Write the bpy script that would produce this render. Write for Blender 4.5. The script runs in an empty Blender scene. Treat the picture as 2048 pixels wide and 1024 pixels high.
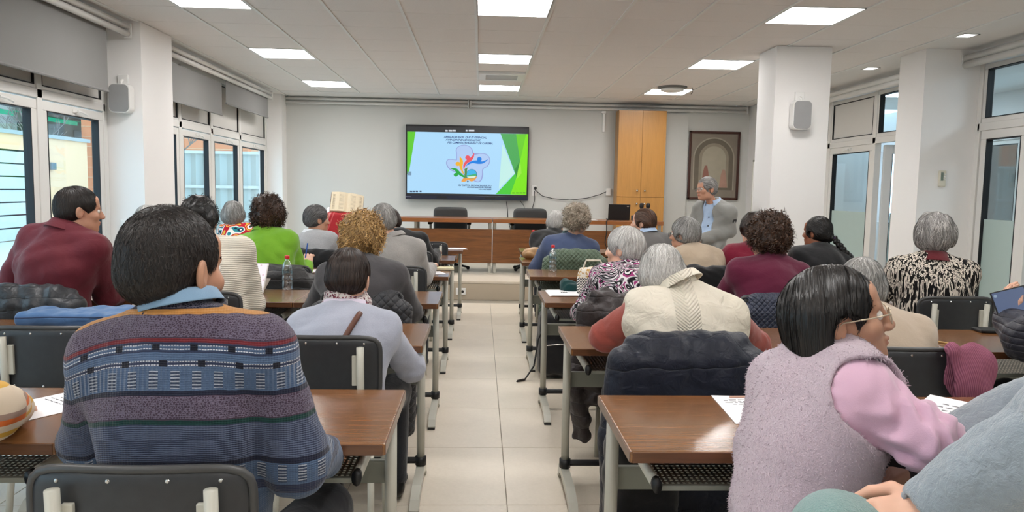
import bpy, bmesh, math, random
import numpy as np
from mathutils import Vector, Matrix

random.seed(7)
RNG = np.random.default_rng(7)
R = math.radians
PI = math.pi
scene = bpy.context.scene
COL = scene.collection

# ---------------------------------------------------------------- camera
CAM_H, FPX = 1.40, 1476.0
_yaw, _pitch, _roll = R(2.5), R(5.08), R(1.0)
FWD = np.array([math.sin(_yaw) * math.cos(_pitch), math.cos(_yaw) * math.cos(_pitch), -math.sin(_pitch)])
_r0 = np.cross(FWD, [0, 0, 1]); _r0 /= np.linalg.norm(_r0)
_u0 = np.cross(_r0, FWD)
RGT = math.cos(_roll) * _r0 + math.sin(_roll) * _u0
UPV = -math.sin(_roll) * _r0 + math.cos(_roll) * _u0
CAMP = np.array([0.0, 0.0, CAM_H])
cam_data = bpy.data.cameras.new('camera')
cam_data.sensor_width = 36.0
cam_data.lens = 36.0 * FPX / 2048.0
cam_data.clip_start = 0.05
cam = bpy.data.objects.new('camera', cam_data)
COL.objects.link(cam)
cam.matrix_world = Matrix(((RGT[0], UPV[0], -FWD[0], 0), (RGT[1], UPV[1], -FWD[1], 0), (RGT[2], UPV[2], -FWD[2], CAM_H), (0, 0, 0, 1)))
scene.camera = cam

# ---------------------------------------------------------------- world, exposure
world = bpy.data.worlds.new('overcast_sky')
scene.world = world
world.use_nodes = True
_bg = world.node_tree.nodes['Background']
_bg.inputs[0].default_value = (0.56, 0.80, 1.0, 1)
_bg.inputs[1].default_value = SKY = 2.7
PANEL = 20.0
scene.view_settings.view_transform = 'Standard'
scene.view_settings.look = 'None'
scene.view_settings.exposure = 0.32
scene.view_settings.gamma = 1.0
scene.view_settings.use_curve_mapping = False
scene.cycles.use_denoising = True
scene.cycles.max_bounces = 8
scene.cycles.diffuse_bounces = 4
scene.cycles.transparent_max_bounces = 16
scene.cycles.caustics_reflective = False
scene.cycles.caustics_refractive = False

# ---------------------------------------------------------------- helpers: places, objects
def at(px, py, Y):
    """world point at depth Y that a photograph pixel looks at"""
    d = FWD * FPX + RGT * (px - 1024) - UPV * (py - 512)
    return CAMP + d * (Y / d[1])

def empty(name, loc=(0, 0, 0), rz=0.0):
    o = bpy.data.objects.new(name, None)
    COL.objects.link(o)
    o.location = tuple(float(v) for v in loc)
    o.rotation_euler = (0, 0, rz)
    return o

def tag(o, label=None, cat=None, group=None, kind=None):
    if label: o['label'] = label
    if cat: o['category'] = cat
    if group: o['group'] = group
    if kind: o['kind'] = kind
    return o

def link(name, me, mat=None, parent=None, smooth=False):
    if mat is not None and not me.materials:
        for m in (mat if isinstance(mat, (list, tuple)) else [mat]):
            me.materials.append(m)
    if smooth:
        me.polygons.foreach_set('use_smooth', np.ones(len(me.polygons), dtype=bool))
    o = bpy.data.objects.new(name, me)
    COL.objects.link(o)
    if parent is not None:
        o.parent = parent
    return o

def copy_tree(o, parent=None):
    c = o.copy()
    COL.objects.link(c)
    c.parent = parent
    for ch in o.children:
        copy_tree(ch, c)
    return c

class MB:
    """collects simple shapes; build() links them as one mesh object"""
    def __init__(s):
        s.bm = bmesh.new()
    def box(s, x0, x1, y0, y1, z0, z1, bev=0.0, seg=2, M=None):
        t = bmesh.new()
        r = bmesh.ops.create_cube(t, size=1.0)
        for v in t.verts:
            v.co = Vector(((x0 + x1) / 2 + v.co.x * (x1 - x0), (y0 + y1) / 2 + v.co.y * (y1 - y0), (z0 + z1) / 2 + v.co.z * (z1 - z0)))
        if bev > 0:
            bmesh.ops.bevel(t, geom=t.edges[:], offset=bev, segments=seg, affect='EDGES', profile=0.5)
        return s.join(t, M)
    def join(s, t, M=None):
        if M is not None:
            bmesh.ops.transform(t, matrix=M, verts=t.verts)
        me = bpy.data.meshes.new('tmp')
        t.to_mesh(me); t.free()
        s.bm.from_mesh(me)
        bpy.data.meshes.remove(me)
        return s
    def tube(s, pts, r, n=10, caps=True, sx=1.0):
        """round tube through points; r may be a list"""
        P = [Vector([float(q) for q in p]) for p in pts]
        rr = r if isinstance(r, (list, tuple)) else [r] * len(P)
        rings = []
        nrm = None
        for i, p in enumerate(P):
            t = (P[min(i + 1, len(P) - 1)] - P[max(i - 1, 0)])
            if t.length < 1e-9: t = Vector((0, 0, 1))
            t.normalize()
            if nrm is None:
                a = Vector((1, 0, 0)) if abs(t.x) < 0.8 else Vector((0, 1, 0))
                nrm = (a - t * a.dot(t)).normalized()
            else:
                nrm = (nrm - t * nrm.dot(t)).normalized()
            b = t.cross(nrm)
            rings.append([s.bm.verts.new(p + (nrm * math.cos(2 * PI * k / n) * sx + b * math.sin(2 * PI * k / n)) * rr[i]) for k in range(n)])
        for a, b in zip(rings, rings[1:]):
            for k in range(n):
                s.bm.faces.new((a[k], a[(k + 1) % n], b[(k + 1) % n], b[k]))
        if caps:
            s.bm.faces.new(rings[0][::-1]); s.bm.faces.new(rings[-1])
        return s
    def lathe(s, prof, c=(0, 0, 0), n=20, axis='z'):
        rings = []
        for r, z in prof:
            ring = []
            for k in range(n):
                a = 2 * PI * k / n
                p = (r * math.cos(a), r * math.sin(a), z)
                if axis == 'y': p = (p[0], p[2], p[1])
                if axis == 'x': p = (p[2], p[0], p[1])
                ring.append(s.bm.verts.new((c[0] + p[0], c[1] + p[1], c[2] + p[2])))
            rings.append(ring)
        for a, b in zip(rings, rings[1:]):
            for k in range(n):
                s.bm.faces.new((a[k], a[(k + 1) % n], b[(k + 1) % n], b[k]))
        s.bm.faces.new(rings[0][::-1]); s.bm.faces.new(rings[-1])
        return s
    def prism(s, poly, d0, d1, plane='xz'):
        """extrude a 2D polygon between d0 and d1 along the missing axis"""
        def m(u, v, d):
            return {'xz': (u, d, v), 'yz': (d, u, v), 'xy': (u, v, d)}[plane]
        a = [s.bm.verts.new(m(u, v, d0)) for u, v in poly]
        b = [s.bm.verts.new(m(u, v, d1)) for u, v in poly]
        n = len(poly)
        s.bm.faces.new(a[::-1]); s.bm.faces.new(b)
        for k in range(n):
            s.bm.faces.new((a[k], a[(k + 1) % n], b[(k + 1) % n], b[k]))
        return s
    def ball(s, c, r, u=14, v=9, M=None):
        t = bmesh.new()
        bmesh.ops.create_uvsphere(t, u_segments=u, v_segments=v, radius=1.0)
        rr = r if isinstance(r, (list, tuple)) else (r, r, r)
        for q in t.verts:
            q.co = Vector((q.co.x * rr[0], q.co.y * rr[1], q.co.z * rr[2]))
        if M is not None: bmesh.ops.transform(t, matrix=M, verts=t.verts)
        for q in t.verts: q.co += Vector([float(x) for x in c])
        return s.join(t)
    def mesh(s, name):
        bmesh.ops.recalc_face_normals(s.bm, faces=s.bm.faces)
        me = bpy.data.meshes.new(name)
        s.bm.to_mesh(me); s.bm.free()
        return me
    def build(s, name, mat, parent=None, smooth=False):
        return link(name, s.mesh(name), mat, parent, smooth)

def rrect(w, h, r, n=5):
    """rounded rectangle outline centred on 0"""
    pts = []
    for cx, cy, a0 in ((w / 2 - r, h / 2 - r, 0), (-w / 2 + r, h / 2 - r, 90), (-w / 2 + r, -h / 2 + r, 180), (w / 2 - r, -h / 2 + r, 270)):
        for k in range(n + 1):
            a = R(a0 + 90 * k / n)
            pts.append((cx + r * math.cos(a), cy + r * math.sin(a)))
    return pts

# ---------------------------------------------------------------- helpers: materials
class E:
    """a shader socket with arithmetic"""
    def __init__(s, nt, sock): s.nt, s.k = nt, sock
    def _m(s, op, *o, clamp=False):
        n = s.nt.nodes.new('ShaderNodeMath'); n.operation = op; n.use_clamp = clamp
        for i, q in enumerate((s,) + o):
            if isinstance(q, E): s.nt.links.new(q.k, n.inputs[i])
            else: n.inputs[i].default_value = q
        return E(s.nt, n.outputs[0])
    def __add__(s, o): return s._m('ADD', o)
    def __sub__(s, o): return s._m('SUBTRACT', o)
    def __mul__(s, o): return s._m('MULTIPLY', o)
    def __truediv__(s, o): return s._m('DIVIDE', o)
    def frac(s): return s._m('FRACT')
    def abs(s): return s._m('ABSOLUTE')
    def sin(s): return s._m('SINE')
    def lt(s, o): return s._m('LESS_THAN', o)
    def gt(s, o): return s._m('GREATER_THAN', o)
    def min(s, o): return s._m('MINIMUM', o)
    def max(s, o): return s._m('MAXIMUM', o)
    def pow(s, o): return s._m('POWER', o)
    def sat(s): return s._m('ADD', 0.0, clamp=True)

class Mt:
    """material under construction"""
    def __init__(s, name, rough=0.6, metal=0.0, spec=0.5):
        s.m = bpy.data.materials.new(name); s.m.use_nodes = True
        s.nt = s.m.node_tree
        s.b = s.nt.nodes['Principled BSDF']
        s.b.inputs['Roughness'].default_value = rough
        s.b.inputs['Metallic'].default_value = metal
        s.b.inputs['Specular IOR Level'].default_value = spec
        s._tc = None
    def tc(s, which='Object'):
        if s._tc is None: s._tc = s.nt.nodes.new('ShaderNodeTexCoord')
        return s._tc.outputs[which]
    def xyz(s, which='Object'):
        n = s.nt.nodes.new('ShaderNodeSeparateXYZ'); s.nt.links.new(s.tc(which), n.inputs[0])
        return [E(s.nt, n.outputs[i]) for i in range(3)]
    def attr(s, name):
        n = s.nt.nodes.new('ShaderNodeAttribute'); n.attribute_name = name
        return E(s.nt, n.outputs['Fac'])
    def vec(s, x, y, z):
        n = s.nt.nodes.new('ShaderNodeCombineXYZ')
        for i, q in enumerate((x, y, z)):
            if isinstance(q, E): s.nt.links.new(q.k, n.inputs[i])
            else: n.inputs[i].default_value = q
        return n.outputs[0]
    def mapped(s, scale, rot=(0, 0, 0), which='Object'):
        n = s.nt.nodes.new('ShaderNodeMapping'); n.inputs['Scale'].default_value = scale; n.inputs['Rotation'].default_value = rot
        s.nt.links.new(s.tc(which), n.inputs[0])
        return n.outputs[0]
    def noise(s, scale, detail=3, vec=None, rough=0.5, dist=0.0):
        n = s.nt.nodes.new('ShaderNodeTexNoise'); n.inputs['Scale'].default_value = scale
        n.inputs['Detail'].default_value = detail; n.inputs['Roughness'].default_value = rough; n.inputs['Distortion'].default_value = dist
        s.nt.links.new(vec if vec is not None else s.tc(), n.inputs['Vector'])
        return E(s.nt, n.outputs[0])
    def voro(s, scale, vec=None, feature='F1', out=0):
        n = s.nt.nodes.new('ShaderNodeTexVoronoi'); n.inputs['Scale'].default_value = scale; n.feature = feature
        s.nt.links.new(vec if vec is not None else s.tc(), n.inputs['Vector'])
        return E(s.nt, n.outputs[out])
    def mix(s, f, a, b):
        n = s.nt.nodes.new('ShaderNodeMix'); n.data_type = 'RGBA'
        for i, q in ((0, f), (6, a), (7, b)):
            if isinstance(q, E): s.nt.links.new(q.k, n.inputs[i])
            elif i == 0: n.inputs[0].default_value = q
            else: n.inputs[i].default_value = tuple(q[:3]) + (1,)
        return E(s.nt, n.outputs[2])
    def ramp(s, f, stops, const=False):
        n = s.nt.nodes.new('ShaderNodeValToRGB'); cr = n.color_ramp
        if const: cr.interpolation = 'CONSTANT'
        while len(cr.elements) < len(stops): cr.elements.new(0.5)
        for e, (p, c) in zip(cr.elements, stops):
            e.position = p; e.color = tuple(c[:3]) + (1,)
        s.nt.links.new(f.k, n.inputs[0])
        return E(s.nt, n.outputs[0])
    def col(s, c):
        if isinstance(c, E): s.nt.links.new(c.k, s.b.inputs['Base Color'])
        else: s.b.inputs['Base Color'].default_value = tuple(c[:3]) + (1,)
        return s
    def bump(s, h, strength=0.3, dist=0.002):
        n = s.nt.nodes.new('ShaderNodeBump'); n.inputs['Strength'].default_value = strength; n.inputs['Distance'].default_value = dist
        s.nt.links.new(h.k, n.inputs['Height']); s.nt.links.new(n.outputs[0], s.b.inputs['Normal'])
        return s
    def set(s, **kw):
        for k, v in kw.items():
            i = s.b.inputs[k.replace('_', ' ')]
            if isinstance(v, E): s.nt.links.new(v.k, i)
            else: i.default_value = v
        return s

def sr(r, g, b):
    """sRGB 0-255 to linear"""
    return tuple(((c / 255) / 12.92 if c / 255 <= 0.04045 else ((c / 255 + 0.055) / 1.055) ** 2.4) for c in (r, g, b))

def dim(c, k): return tuple(min(1.0, v * k) for v in c)

def plain(name, c, rough=0.6, metal=0.0, var=0.06, scale=12.0, bump=0.0, bscale=200.0, spec=0.5, dist=0.001):
    m = Mt(name, rough, metal, spec)
    m.col(m.mix(m.noise(scale, 3), dim(c, 1 - var), dim(c, 1 + var)))
    if bump: m.bump(m.noise(bscale, 2), bump, dist)
    return m.m

def fabric(name, c, rough=0.9, weave=400.0, fold=0.5, var=0.12, sheen=0.25, heather=0.0):
    """knitted or woven cloth: fine thread relief, soft folds, slight colour variation"""
    m = Mt(name, rough, 0, 0.2)
    v = m.noise(9, 4)
    col = m.mix(v, dim(c, 1 - var), dim(c, 1 + var))
    if heather:
        h = m.noise(260, 2)
        col = m.mix(((h - 0.5) * 3 + 0.5).sat() * heather, col, dim(c, 0.45))
    m.col(col)
    h = m.noise(weave, 2) * 0.25 + m.noise(14, 3, dist=0.8) * fold * 4
    m.bump(h, 0.5, 0.004)
    m.set(Sheen_Weight=sheen)
    return m.m

def emis(name, c, strength):
    m = Mt(name, 0.5)
    m.col((0, 0, 0)); m.set(Emission_Color=tuple(c[:3]) + (1,), Emission_Strength=strength)
    return m.m

def glass_mat(name, tint=(0.93, 0.97, 0.97), refl=0.06):
    m = bpy.data.materials.new(name); m.use_nodes = True
    nt = m.node_tree; nt.nodes.clear()
    out = nt.nodes.new('ShaderNodeOutputMaterial'); mix = nt.nodes.new('ShaderNodeMixShader')
    tr = nt.nodes.new('ShaderNodeBsdfTransparent'); gl = nt.nodes.new('ShaderNodeBsdfGlossy')
    lw = nt.nodes.new('ShaderNodeLayerWeight'); lw.inputs[0].default_value = 0.5
    pw = nt.nodes.new('ShaderNodeMath'); pw.operation = 'POWER'; pw.inputs[1].default_value = 4.0
    ad = nt.nodes.new('ShaderNodeMath'); ad.operation = 'MULTIPLY_ADD'; ad.inputs[1].default_value = 0.7; ad.inputs[2].default_value = refl * 0.5
    nt.links.new(lw.outputs['Facing'], pw.inputs[0]); nt.links.new(pw.outputs[0], ad.inputs[0])
    tr.inputs[0].default_value = tint + (1,); gl.inputs['Roughness'].default_value = 0.02
    nt.links.new(ad.outputs[0], mix.inputs[0]); nt.links.new(tr.outputs[0], mix.inputs[1]); nt.links.new(gl.outputs[0], mix.inputs[2])
    nt.links.new(mix.outputs[0], out.inputs[0])
    return m

def wood(name, c, axis='x', rough=0.25, coat=0.3, contrast=0.4, scale=1.0):
    m = Mt(name, rough)
    sc = {'x': (1.2, 16, 16), 'y': (16, 1.2, 16), 'z': (16, 16, 1.2)}[axis]
    v = m.mapped(tuple(q * scale for q in sc))
    a = m.noise(2.2, 5, v, 0.6, 1.2); b = m.noise(9, 4, v, 0.7)
    f = ((a * 0.65 + b * 0.35 - 0.5) * 2.4 + 0.5).sat()
    m.col(m.ramp(f, [(0, dim(c, 1 - contrast)), (0.55, c), (1, dim(c, 1 + contrast * 0.6))]))
    m.bump(b, 0.12, 0.001)
    m.set(Coat_Weight=coat, Coat_Roughness=0.12)
    return m.m
# ---------------------------------------------------------------- helpers: organic shapes (distance fields turned into quad meshes)
def nrm(v):
    v = np.asarray(v, float); return v / (np.linalg.norm(v) + 1e-12)

class Sdf:
    def __init__(s): s.ops = []
    def copy(s):
        q = Sdf(); q.ops = list(s.ops); return q
    def _add(s, f, lo, hi, k, m): s.ops.append((f, np.asarray(lo, float), np.asarray(hi, float), k, m)); return s
    def cap(s, a, b, ra, rb=None, k=0.03, m='u'):
        a = np.asarray(a, float); b = np.asarray(b, float); rb = ra if rb is None else rb
        ba = b - a; bb = float(ba @ ba) + 1e-12
        def f(x, y, z):
            x, y, z = x - a[0], y - a[1], z - a[2]
            h = np.clip((x * ba[0] + y * ba[1] + z * ba[2]) / bb, 0, 1)
            return np.sqrt((x - ba[0] * h) ** 2 + (y - ba[1] * h) ** 2 + (z - ba[2] * h) ** 2) - (ra + (rb - ra) * h)
        rm = max(ra, rb)
        return s._add(f, np.minimum(a, b) - rm, np.maximum(a, b) + rm, k, m)
    def ell(s, c, r, Rm=None, k=0.03, m='u'):
        c = np.asarray(c, float); r = np.asarray(r, float)
        Q = np.eye(3) if Rm is None else np.asarray(Rm, float)
        def f(x, y, z):
            x, y, z = x - c[0], y - c[1], z - c[2]
            u = x * Q[0, 0] + y * Q[1, 0] + z * Q[2, 0]
            v = x * Q[0, 1] + y * Q[1, 1] + z * Q[2, 1]
            w = x * Q[0, 2] + y * Q[1, 2] + z * Q[2, 2]
            k0 = np.sqrt((u / r[0]) ** 2 + (v / r[1]) ** 2 + (w / r[2]) ** 2)
            k1 = np.sqrt((u / r[0] ** 2) ** 2 + (v / r[1] ** 2) ** 2 + (w / r[2] ** 2) ** 2)
            return k0 * (k0 - 1.0) / np.maximum(k1, 1e-6)
        e = np.sqrt((Q ** 2) @ (r ** 2))
        return s._add(f, c - e, c + e, k, m)
    def box(s, c, h, Rm=None, rd=0.01, k=0.02, m='u'):
        c = np.asarray(c, float); h = np.asarray(h, float)
        Q = np.eye(3) if Rm is None else np.asarray(Rm, float)
        def f(x, y, z):
            x, y, z = x - c[0], y - c[1], z - c[2]
            u = np.abs(x * Q[0, 0] + y * Q[1, 0] + z * Q[2, 0]) - h[0] + rd
            v = np.abs(x * Q[0, 1] + y * Q[1, 1] + z * Q[2, 1]) - h[1] + rd
            w = np.abs(x * Q[0, 2] + y * Q[1, 2] + z * Q[2, 2]) - h[2] + rd
            return np.sqrt(np.maximum(u, 0) ** 2 + np.maximum(v, 0) ** 2 + np.maximum(w, 0) ** 2) + np.minimum(np.maximum(np.maximum(u, v), w), 0) - rd
        e = np.abs(Q) @ h
        return s._add(f, c - e, c + e, k, m)
    def cut(s, p, n, rad, k=0.004):
        """remove what lies beyond the plane (p, n) inside a ball of radius rad"""
        p = np.asarray(p, float); n = nrm(n)
        def f(x, y, z):
            d = -((x - p[0]) * n[0] + (y - p[1]) * n[1] + (z - p[2]) * n[2])
            q = np.sqrt((x - p[0]) ** 2 + (y - p[1]) ** 2 + (z - p[2]) ** 2) - rad
            return np.maximum(d, q)
        return s._add(f, p - rad, p + rad, k, 's')
    def fx(s, fn):
        """arbitrary change of the whole field: fn(F, x, y, z)"""
        s.ops.append((fn, None, None, 0, 'f')); return s
    @staticmethod
    def comb(F, d, k, m):
        if m == 's': d = -d
        if k <= 1e-6:
            return np.minimum(F, d) if m == 'u' else np.maximum(F, d)
        if m == 'u':
            h = np.clip(0.5 + 0.5 * (F - d) / k, 0, 1); return F + (d - F) * h - k * h * (1 - h)
        h = np.clip(0.5 - 0.5 * (F - d) / k, 0, 1); return F + (d - F) * h + k * h * (1 - h)
    def at(s, P):
        x, y, z = P[:, 0], P[:, 1], P[:, 2]
        F = np.full(len(P), 1.0)
        for f, lo, hi, k, m in s.ops:
            F = f(F, x, y, z) if m == 'f' else s.comb(F, f(x, y, z), k, m)
        return F
    def normal(s, P, e=0.002):
        g = np.stack([s.at(P + np.eye(3)[i] * e) - s.at(P - np.eye(3)[i] * e) for i in range(3)], 1)
        return g / (np.linalg.norm(g, axis=1, keepdims=True) + 1e-9)
    def bounds(s):
        lo = np.min([o[1] for o in s.ops if o[4] == 'u'], 0); hi = np.max([o[2] for o in s.ops if o[4] == 'u'], 0)
        return lo, hi
    def polygonise(s, h, fine=(), off=0.0, pad=0.03):
        """fine: list of (lo, hi, step) boxes meshed with a finer step"""
        lo, hi = s.bounds(); lo = lo - pad - off; hi = hi + pad + off
        ax = []
        for i in range(3):
            iv = [(max(a[i], lo[i]), min(b[i], hi[i]), st) for a, b, st in fine]
            c = [lo[i]]
            while c[-1] < hi[i]:
                st = h
                for a, b, q in iv:
                    if a - q < c[-1] < b: st = min(st, q)
                    elif c[-1] <= a < c[-1] + st: st = max(min(st, a - c[-1] + 1e-4), q)
                c.append(c[-1] + st)
            ax.append(np.array(c))
        X, Y, Z = ax
        F = np.full((len(X), len(Y), len(Z)), 1.0, dtype=np.float32)
        for f, a, b, k, m in s.ops:
            if m == 'f':
                F = f(F, X[:, None, None], Y[None, :, None], Z[None, None, :]).astype(np.float32); continue
            pd = k + 2.2 * h + off
            i0, i1 = np.searchsorted(X, a[0] - pd), np.searchsorted(X, b[0] + pd)
            j0, j1 = np.searchsorted(Y, a[1] - pd), np.searchsorted(Y, b[1] + pd)
            k0, k1 = np.searchsorted(Z, a[2] - pd), np.searchsorted(Z, b[2] + pd)
            if i1 <= i0 or j1 <= j0 or k1 <= k0: continue
            d = f(X[i0:i1, None, None], Y[None, j0:j1, None], Z[None, None, k0:k1])
            F[i0:i1, j0:j1, k0:k1] = s.comb(F[i0:i1, j0:j1, k0:k1], d, k, m)
        F = F - off
        F[0] = F[-1] = 1; F[:, 0] = F[:, -1] = 1; F[:, :, 0] = F[:, :, -1] = 1
        return nets(F, X, Y, Z)

def nets(F, X, Y, Z):
    S = F < 0
    c = np.zeros(tuple(n - 1 for n in F.shape), np.int8)
    offs = [(a, b, d) for a in (0, 1) for b in (0, 1) for d in (0, 1)]
    n = c.shape
    for a, b, d in offs: c += S[a:a + n[0], b:b + n[1], d:d + n[2]]
    act = (c > 0) & (c < 8)
    I, J, K = np.nonzero(act)
    idx = np.full(n, -1, np.int32); idx[I, J, K] = np.arange(len(I), dtype=np.int32)
    V = [F[I + a, J + b, K + d] for a, b, d in offs]
    acc = np.zeros((len(I), 3)); cnt = np.zeros(len(I))
    for i, a in enumerate(offs):
        for ax in range(3):
            if a[ax]: continue
            b = list(a); b[ax] = 1; j = offs.index(tuple(b))
            mk = (V[i] < 0) != (V[j] < 0)
            t = np.where(mk, V[i] / np.where(mk, V[i] - V[j], 1), 0)
            p = np.array(a, float)[None] + np.zeros((len(I), 1)); p[:, ax] += t
            acc[mk] += p[mk]; cnt[mk] += 1
    u = acc / cnt[:, None]
    P = np.stack([X[I] + u[:, 0] * (X[I + 1] - X[I]), Y[J] + u[:, 1] * (Y[J + 1] - Y[J]), Z[K] + u[:, 2] * (Z[K + 1] - Z[K])], 1)
    Q = []
    for ax in range(3):
        sl = [slice(1, -1)] * 3; sl[ax] = slice(0, -1)
        s2 = list(sl); s2[ax] = slice(1, None)
        A = S[tuple(sl)]; B = S[tuple(s2)]
        i, j, k = np.nonzero(A != B)
        fl = A[i, j, k]
        o = [0, 0, 0]
        g = np.stack([i, j, k], 1)
        b1, b2 = [(1, 2), (2, 0), (0, 1)][ax]
        for q in (b1, b2): g[:, q] += 1
        def cell(d1, d2):
            w = g.copy(); w[:, b1] -= d1; w[:, b2] -= d2
            return idx[w[:, 0], w[:, 1], w[:, 2]]
        q = np.stack([cell(1, 1), cell(0, 1), cell(0, 0), cell(1, 0)], 1)
        q[~fl] = q[~fl][:, ::-1]
        Q.append(q)
    return P, np.concatenate(Q)

def relax(P, Q, it=1, w=0.5):
    """a little smoothing of a quad mesh"""
    e = np.concatenate([Q[:, [0, 1]], Q[:, [1, 2]], Q[:, [2, 3]], Q[:, [3, 0]]])
    e = np.concatenate([e, e[:, ::-1]])
    n = len(P); deg = np.bincount(e[:, 0], minlength=n)[:, None].clip(1)
    for _ in range(it):
        a = np.stack([np.bincount(e[:, 0], weights=P[e[:, 1], i], minlength=n) for i in range(3)], 1) / deg
        P = P * (1 - w) + a * w
    return P

def qmesh(name, P, Q, attrs=None):
    me = bpy.data.meshes.new(name)
    P = np.ascontiguousarray(P, np.float32); Q = np.ascontiguousarray(Q, np.int32)
    me.vertices.add(len(P)); me.vertices.foreach_set('co', P.ravel())
    me.loops.add(Q.size); me.loops.foreach_set('vertex_index', Q.ravel())
    me.polygons.add(len(Q)); me.polygons.foreach_set('loop_start', np.arange(0, Q.size, 4, dtype=np.int32))
    for k, v in (attrs or {}).items():
        a = me.attributes.new(k, 'FLOAT', 'POINT'); a.data.foreach_set('value', np.ascontiguousarray(v, np.float32))
    me.update(calc_edges=True)
    return me

def waves(seed, n=6, freq=12.0, stretch=(1, 1, 1)):
    """cheap smooth pseudo-noise for folds"""
    g = np.random.default_rng(seed)
    D = g.normal(size=(n, 3)) * np.array(stretch); D = D / np.linalg.norm(D, axis=1, keepdims=True) * freq * g.uniform(0.6, 1.6, (n, 1))
    ph = g.uniform(0, 6.28, n)
    def f(x, y, z):
        t = 0
        for i in range(n):
            q = np.sin(D[i, 0] * x + D[i, 1] * y + D[i, 2] * z + ph[i] + 0.8 * np.sin(D[(i + 1) % n, 0] * y * 0.6 + D[(i + 1) % n, 2] * x * 0.6))
            t = t + (1.0 - 2.2 * np.abs(q) if i % 2 else q)
        return t / n ** 0.5
    return f

def folds(S, seed, amp, freq=14.0, stretch=(1, 1, 1)):
    w = waves(seed, 6, freq, stretch)
    return S.fx(lambda F, x, y, z: F + amp * w(x, y, z))

def organic(name, S, h, mat, parent=None, fine=(), off=0.0, sm=1, origin=None):
    P, Q = S.polygonise(h, fine, off)
    if sm: P = relax(P, Q, sm)
    if origin is not None: P = P - np.asarray(origin, float)
    return link(name, qmesh(name, P, Q), mat, parent, True)
# ---------------------------------------------------------------- shared materials
M = {}
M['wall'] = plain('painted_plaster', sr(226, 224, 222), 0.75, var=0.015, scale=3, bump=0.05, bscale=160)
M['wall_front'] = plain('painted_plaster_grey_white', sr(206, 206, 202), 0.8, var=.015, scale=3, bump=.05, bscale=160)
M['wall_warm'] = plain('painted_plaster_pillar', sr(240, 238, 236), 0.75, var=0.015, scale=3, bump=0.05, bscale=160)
_m = Mt('porcelain_floor_tile', 0.32)
_n = _m.noise(3.5, 6, rough=0.65); _n2 = _m.noise(60, 3)
_m.col(_m.mix(((_n * 0.7 + _n2 * 0.3 - 0.5) * 2 + 0.5).sat(), sr(204, 192, 174), sr(224, 213, 196)))
_m.bump(_n2, 0.04, 0.0006); _m.set(Roughness=_n * 0.25 + 0.26)
M['tile'] = _m.m
M['grout'] = plain('grout', sr(150, 142, 128), 0.9)
M['riser'] = plain('dais_riser_stone', sr(186, 172, 152), 0.45, var=0.05, scale=5)
_m = Mt('mineral_fibre_ceiling_tile', 0.9)
_n = _m.noise(160, 2)
_m.col(_m.mix(_n, sr(222, 217, 214), sr(236, 231, 228))); _m.bump(_n, 0.3, 0.0015)
M['ctile'] = _m.m
M['cbar'] = plain('white_metal_grid', sr(228, 228, 226), 0.45)
M['cgap'] = plain('ceiling_void', sr(120, 118, 116), 0.9)
M['upvc'] = plain('white_window_profile', sr(226, 224, 220), 0.35, var=0.01)
M['gasket'] = plain('black_rubber_gasket', sr(22, 24, 28), 0.6)
M['glass'] = glass_mat('window_glass')
M['frost'] = plain('frosted_film', sr(176, 196, 192), 0.5, var=0.02)
M['blind'] = plain('grey_roller_blind', sr(136, 135, 134), 0.85, var=0.03, scale=5, bump=0.15, bscale=500)
M['panelw'] = plain('white_infill_panel', sr(218, 215, 210), 0.5, var=0.01)
M['white'] = plain('white_plastic', sr(236, 235, 232), 0.4, var=0.01)
M['offwhite'] = plain('cream_plastic', sr(214, 208, 190), 0.4, var=0.02)
M['alu'] = plain('white_lacquered_tube', sr(222, 220, 216), 0.3, var=0.01)
M['black'] = plain('black_plastic', sr(18, 18, 20), 0.45)
M['chrome'] = plain('brushed_steel', sr(190, 188, 184), 0.25, metal=1.0)
M['lightpanel'] = emis('led_panel_glow', (1.0, 0.975, 0.955), PANEL)

def struct(o): o['kind'] = 'structure'; return o

ZC, YB, YW = 2.85, -3.0, 12.2      # ceiling height, wall behind, front wall
XP, XWL, XPR, XWR = -3.07, -3.42, 4.33, 4.92
YD, ZD = 9.35, 0.24                # dais edge and height

# ---------------------------------------------------------------- floor with single tiles
floor = struct(MB().box(-3.6, 7.1, YB, YD, -0.12, -0.004).build('floor', M['grout']))
TP = 0.737
_tm = MB().box(-TP / 2 + .0018, TP / 2 - .0018, -TP / 2 + .0018, TP / 2 - .0018, -0.01, 0.0, 0.001, 1).mesh('floor_tile')
for i in range(-5, 7):
    for j in range(-8, 9):
        y = 3.182 + TP * (j - 0.5) ; x = 0.136 + TP * (i + 0.5)
        if y - TP / 2 < YB - .01 or y + TP / 2 > YD + 0.30 or x < -3.7 or x > 5.3: continue
        t = link('floor_tile', _tm, M['tile'], floor); t.location = (x, y, 0)
dais = struct(MB().box(-3.5, 4.9, YD, YW, -0.1, ZD - 0.03).build('floor_dais', M['riser']))
for i in range(8):
    x0 = -3.5 + i * 1.05
    MB().box(x0 + .002, x0 + 1.048, YD - .012, YW, ZD - .03, ZD, .002, 1).build('dais_slab', M['tile'], dais)
    MB().box(x0 + .002, x0 + 1.048, YD - .01, YD, 0.0, ZD - .032, .001, 1).build('riser_panel', M['riser'], dais)

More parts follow.
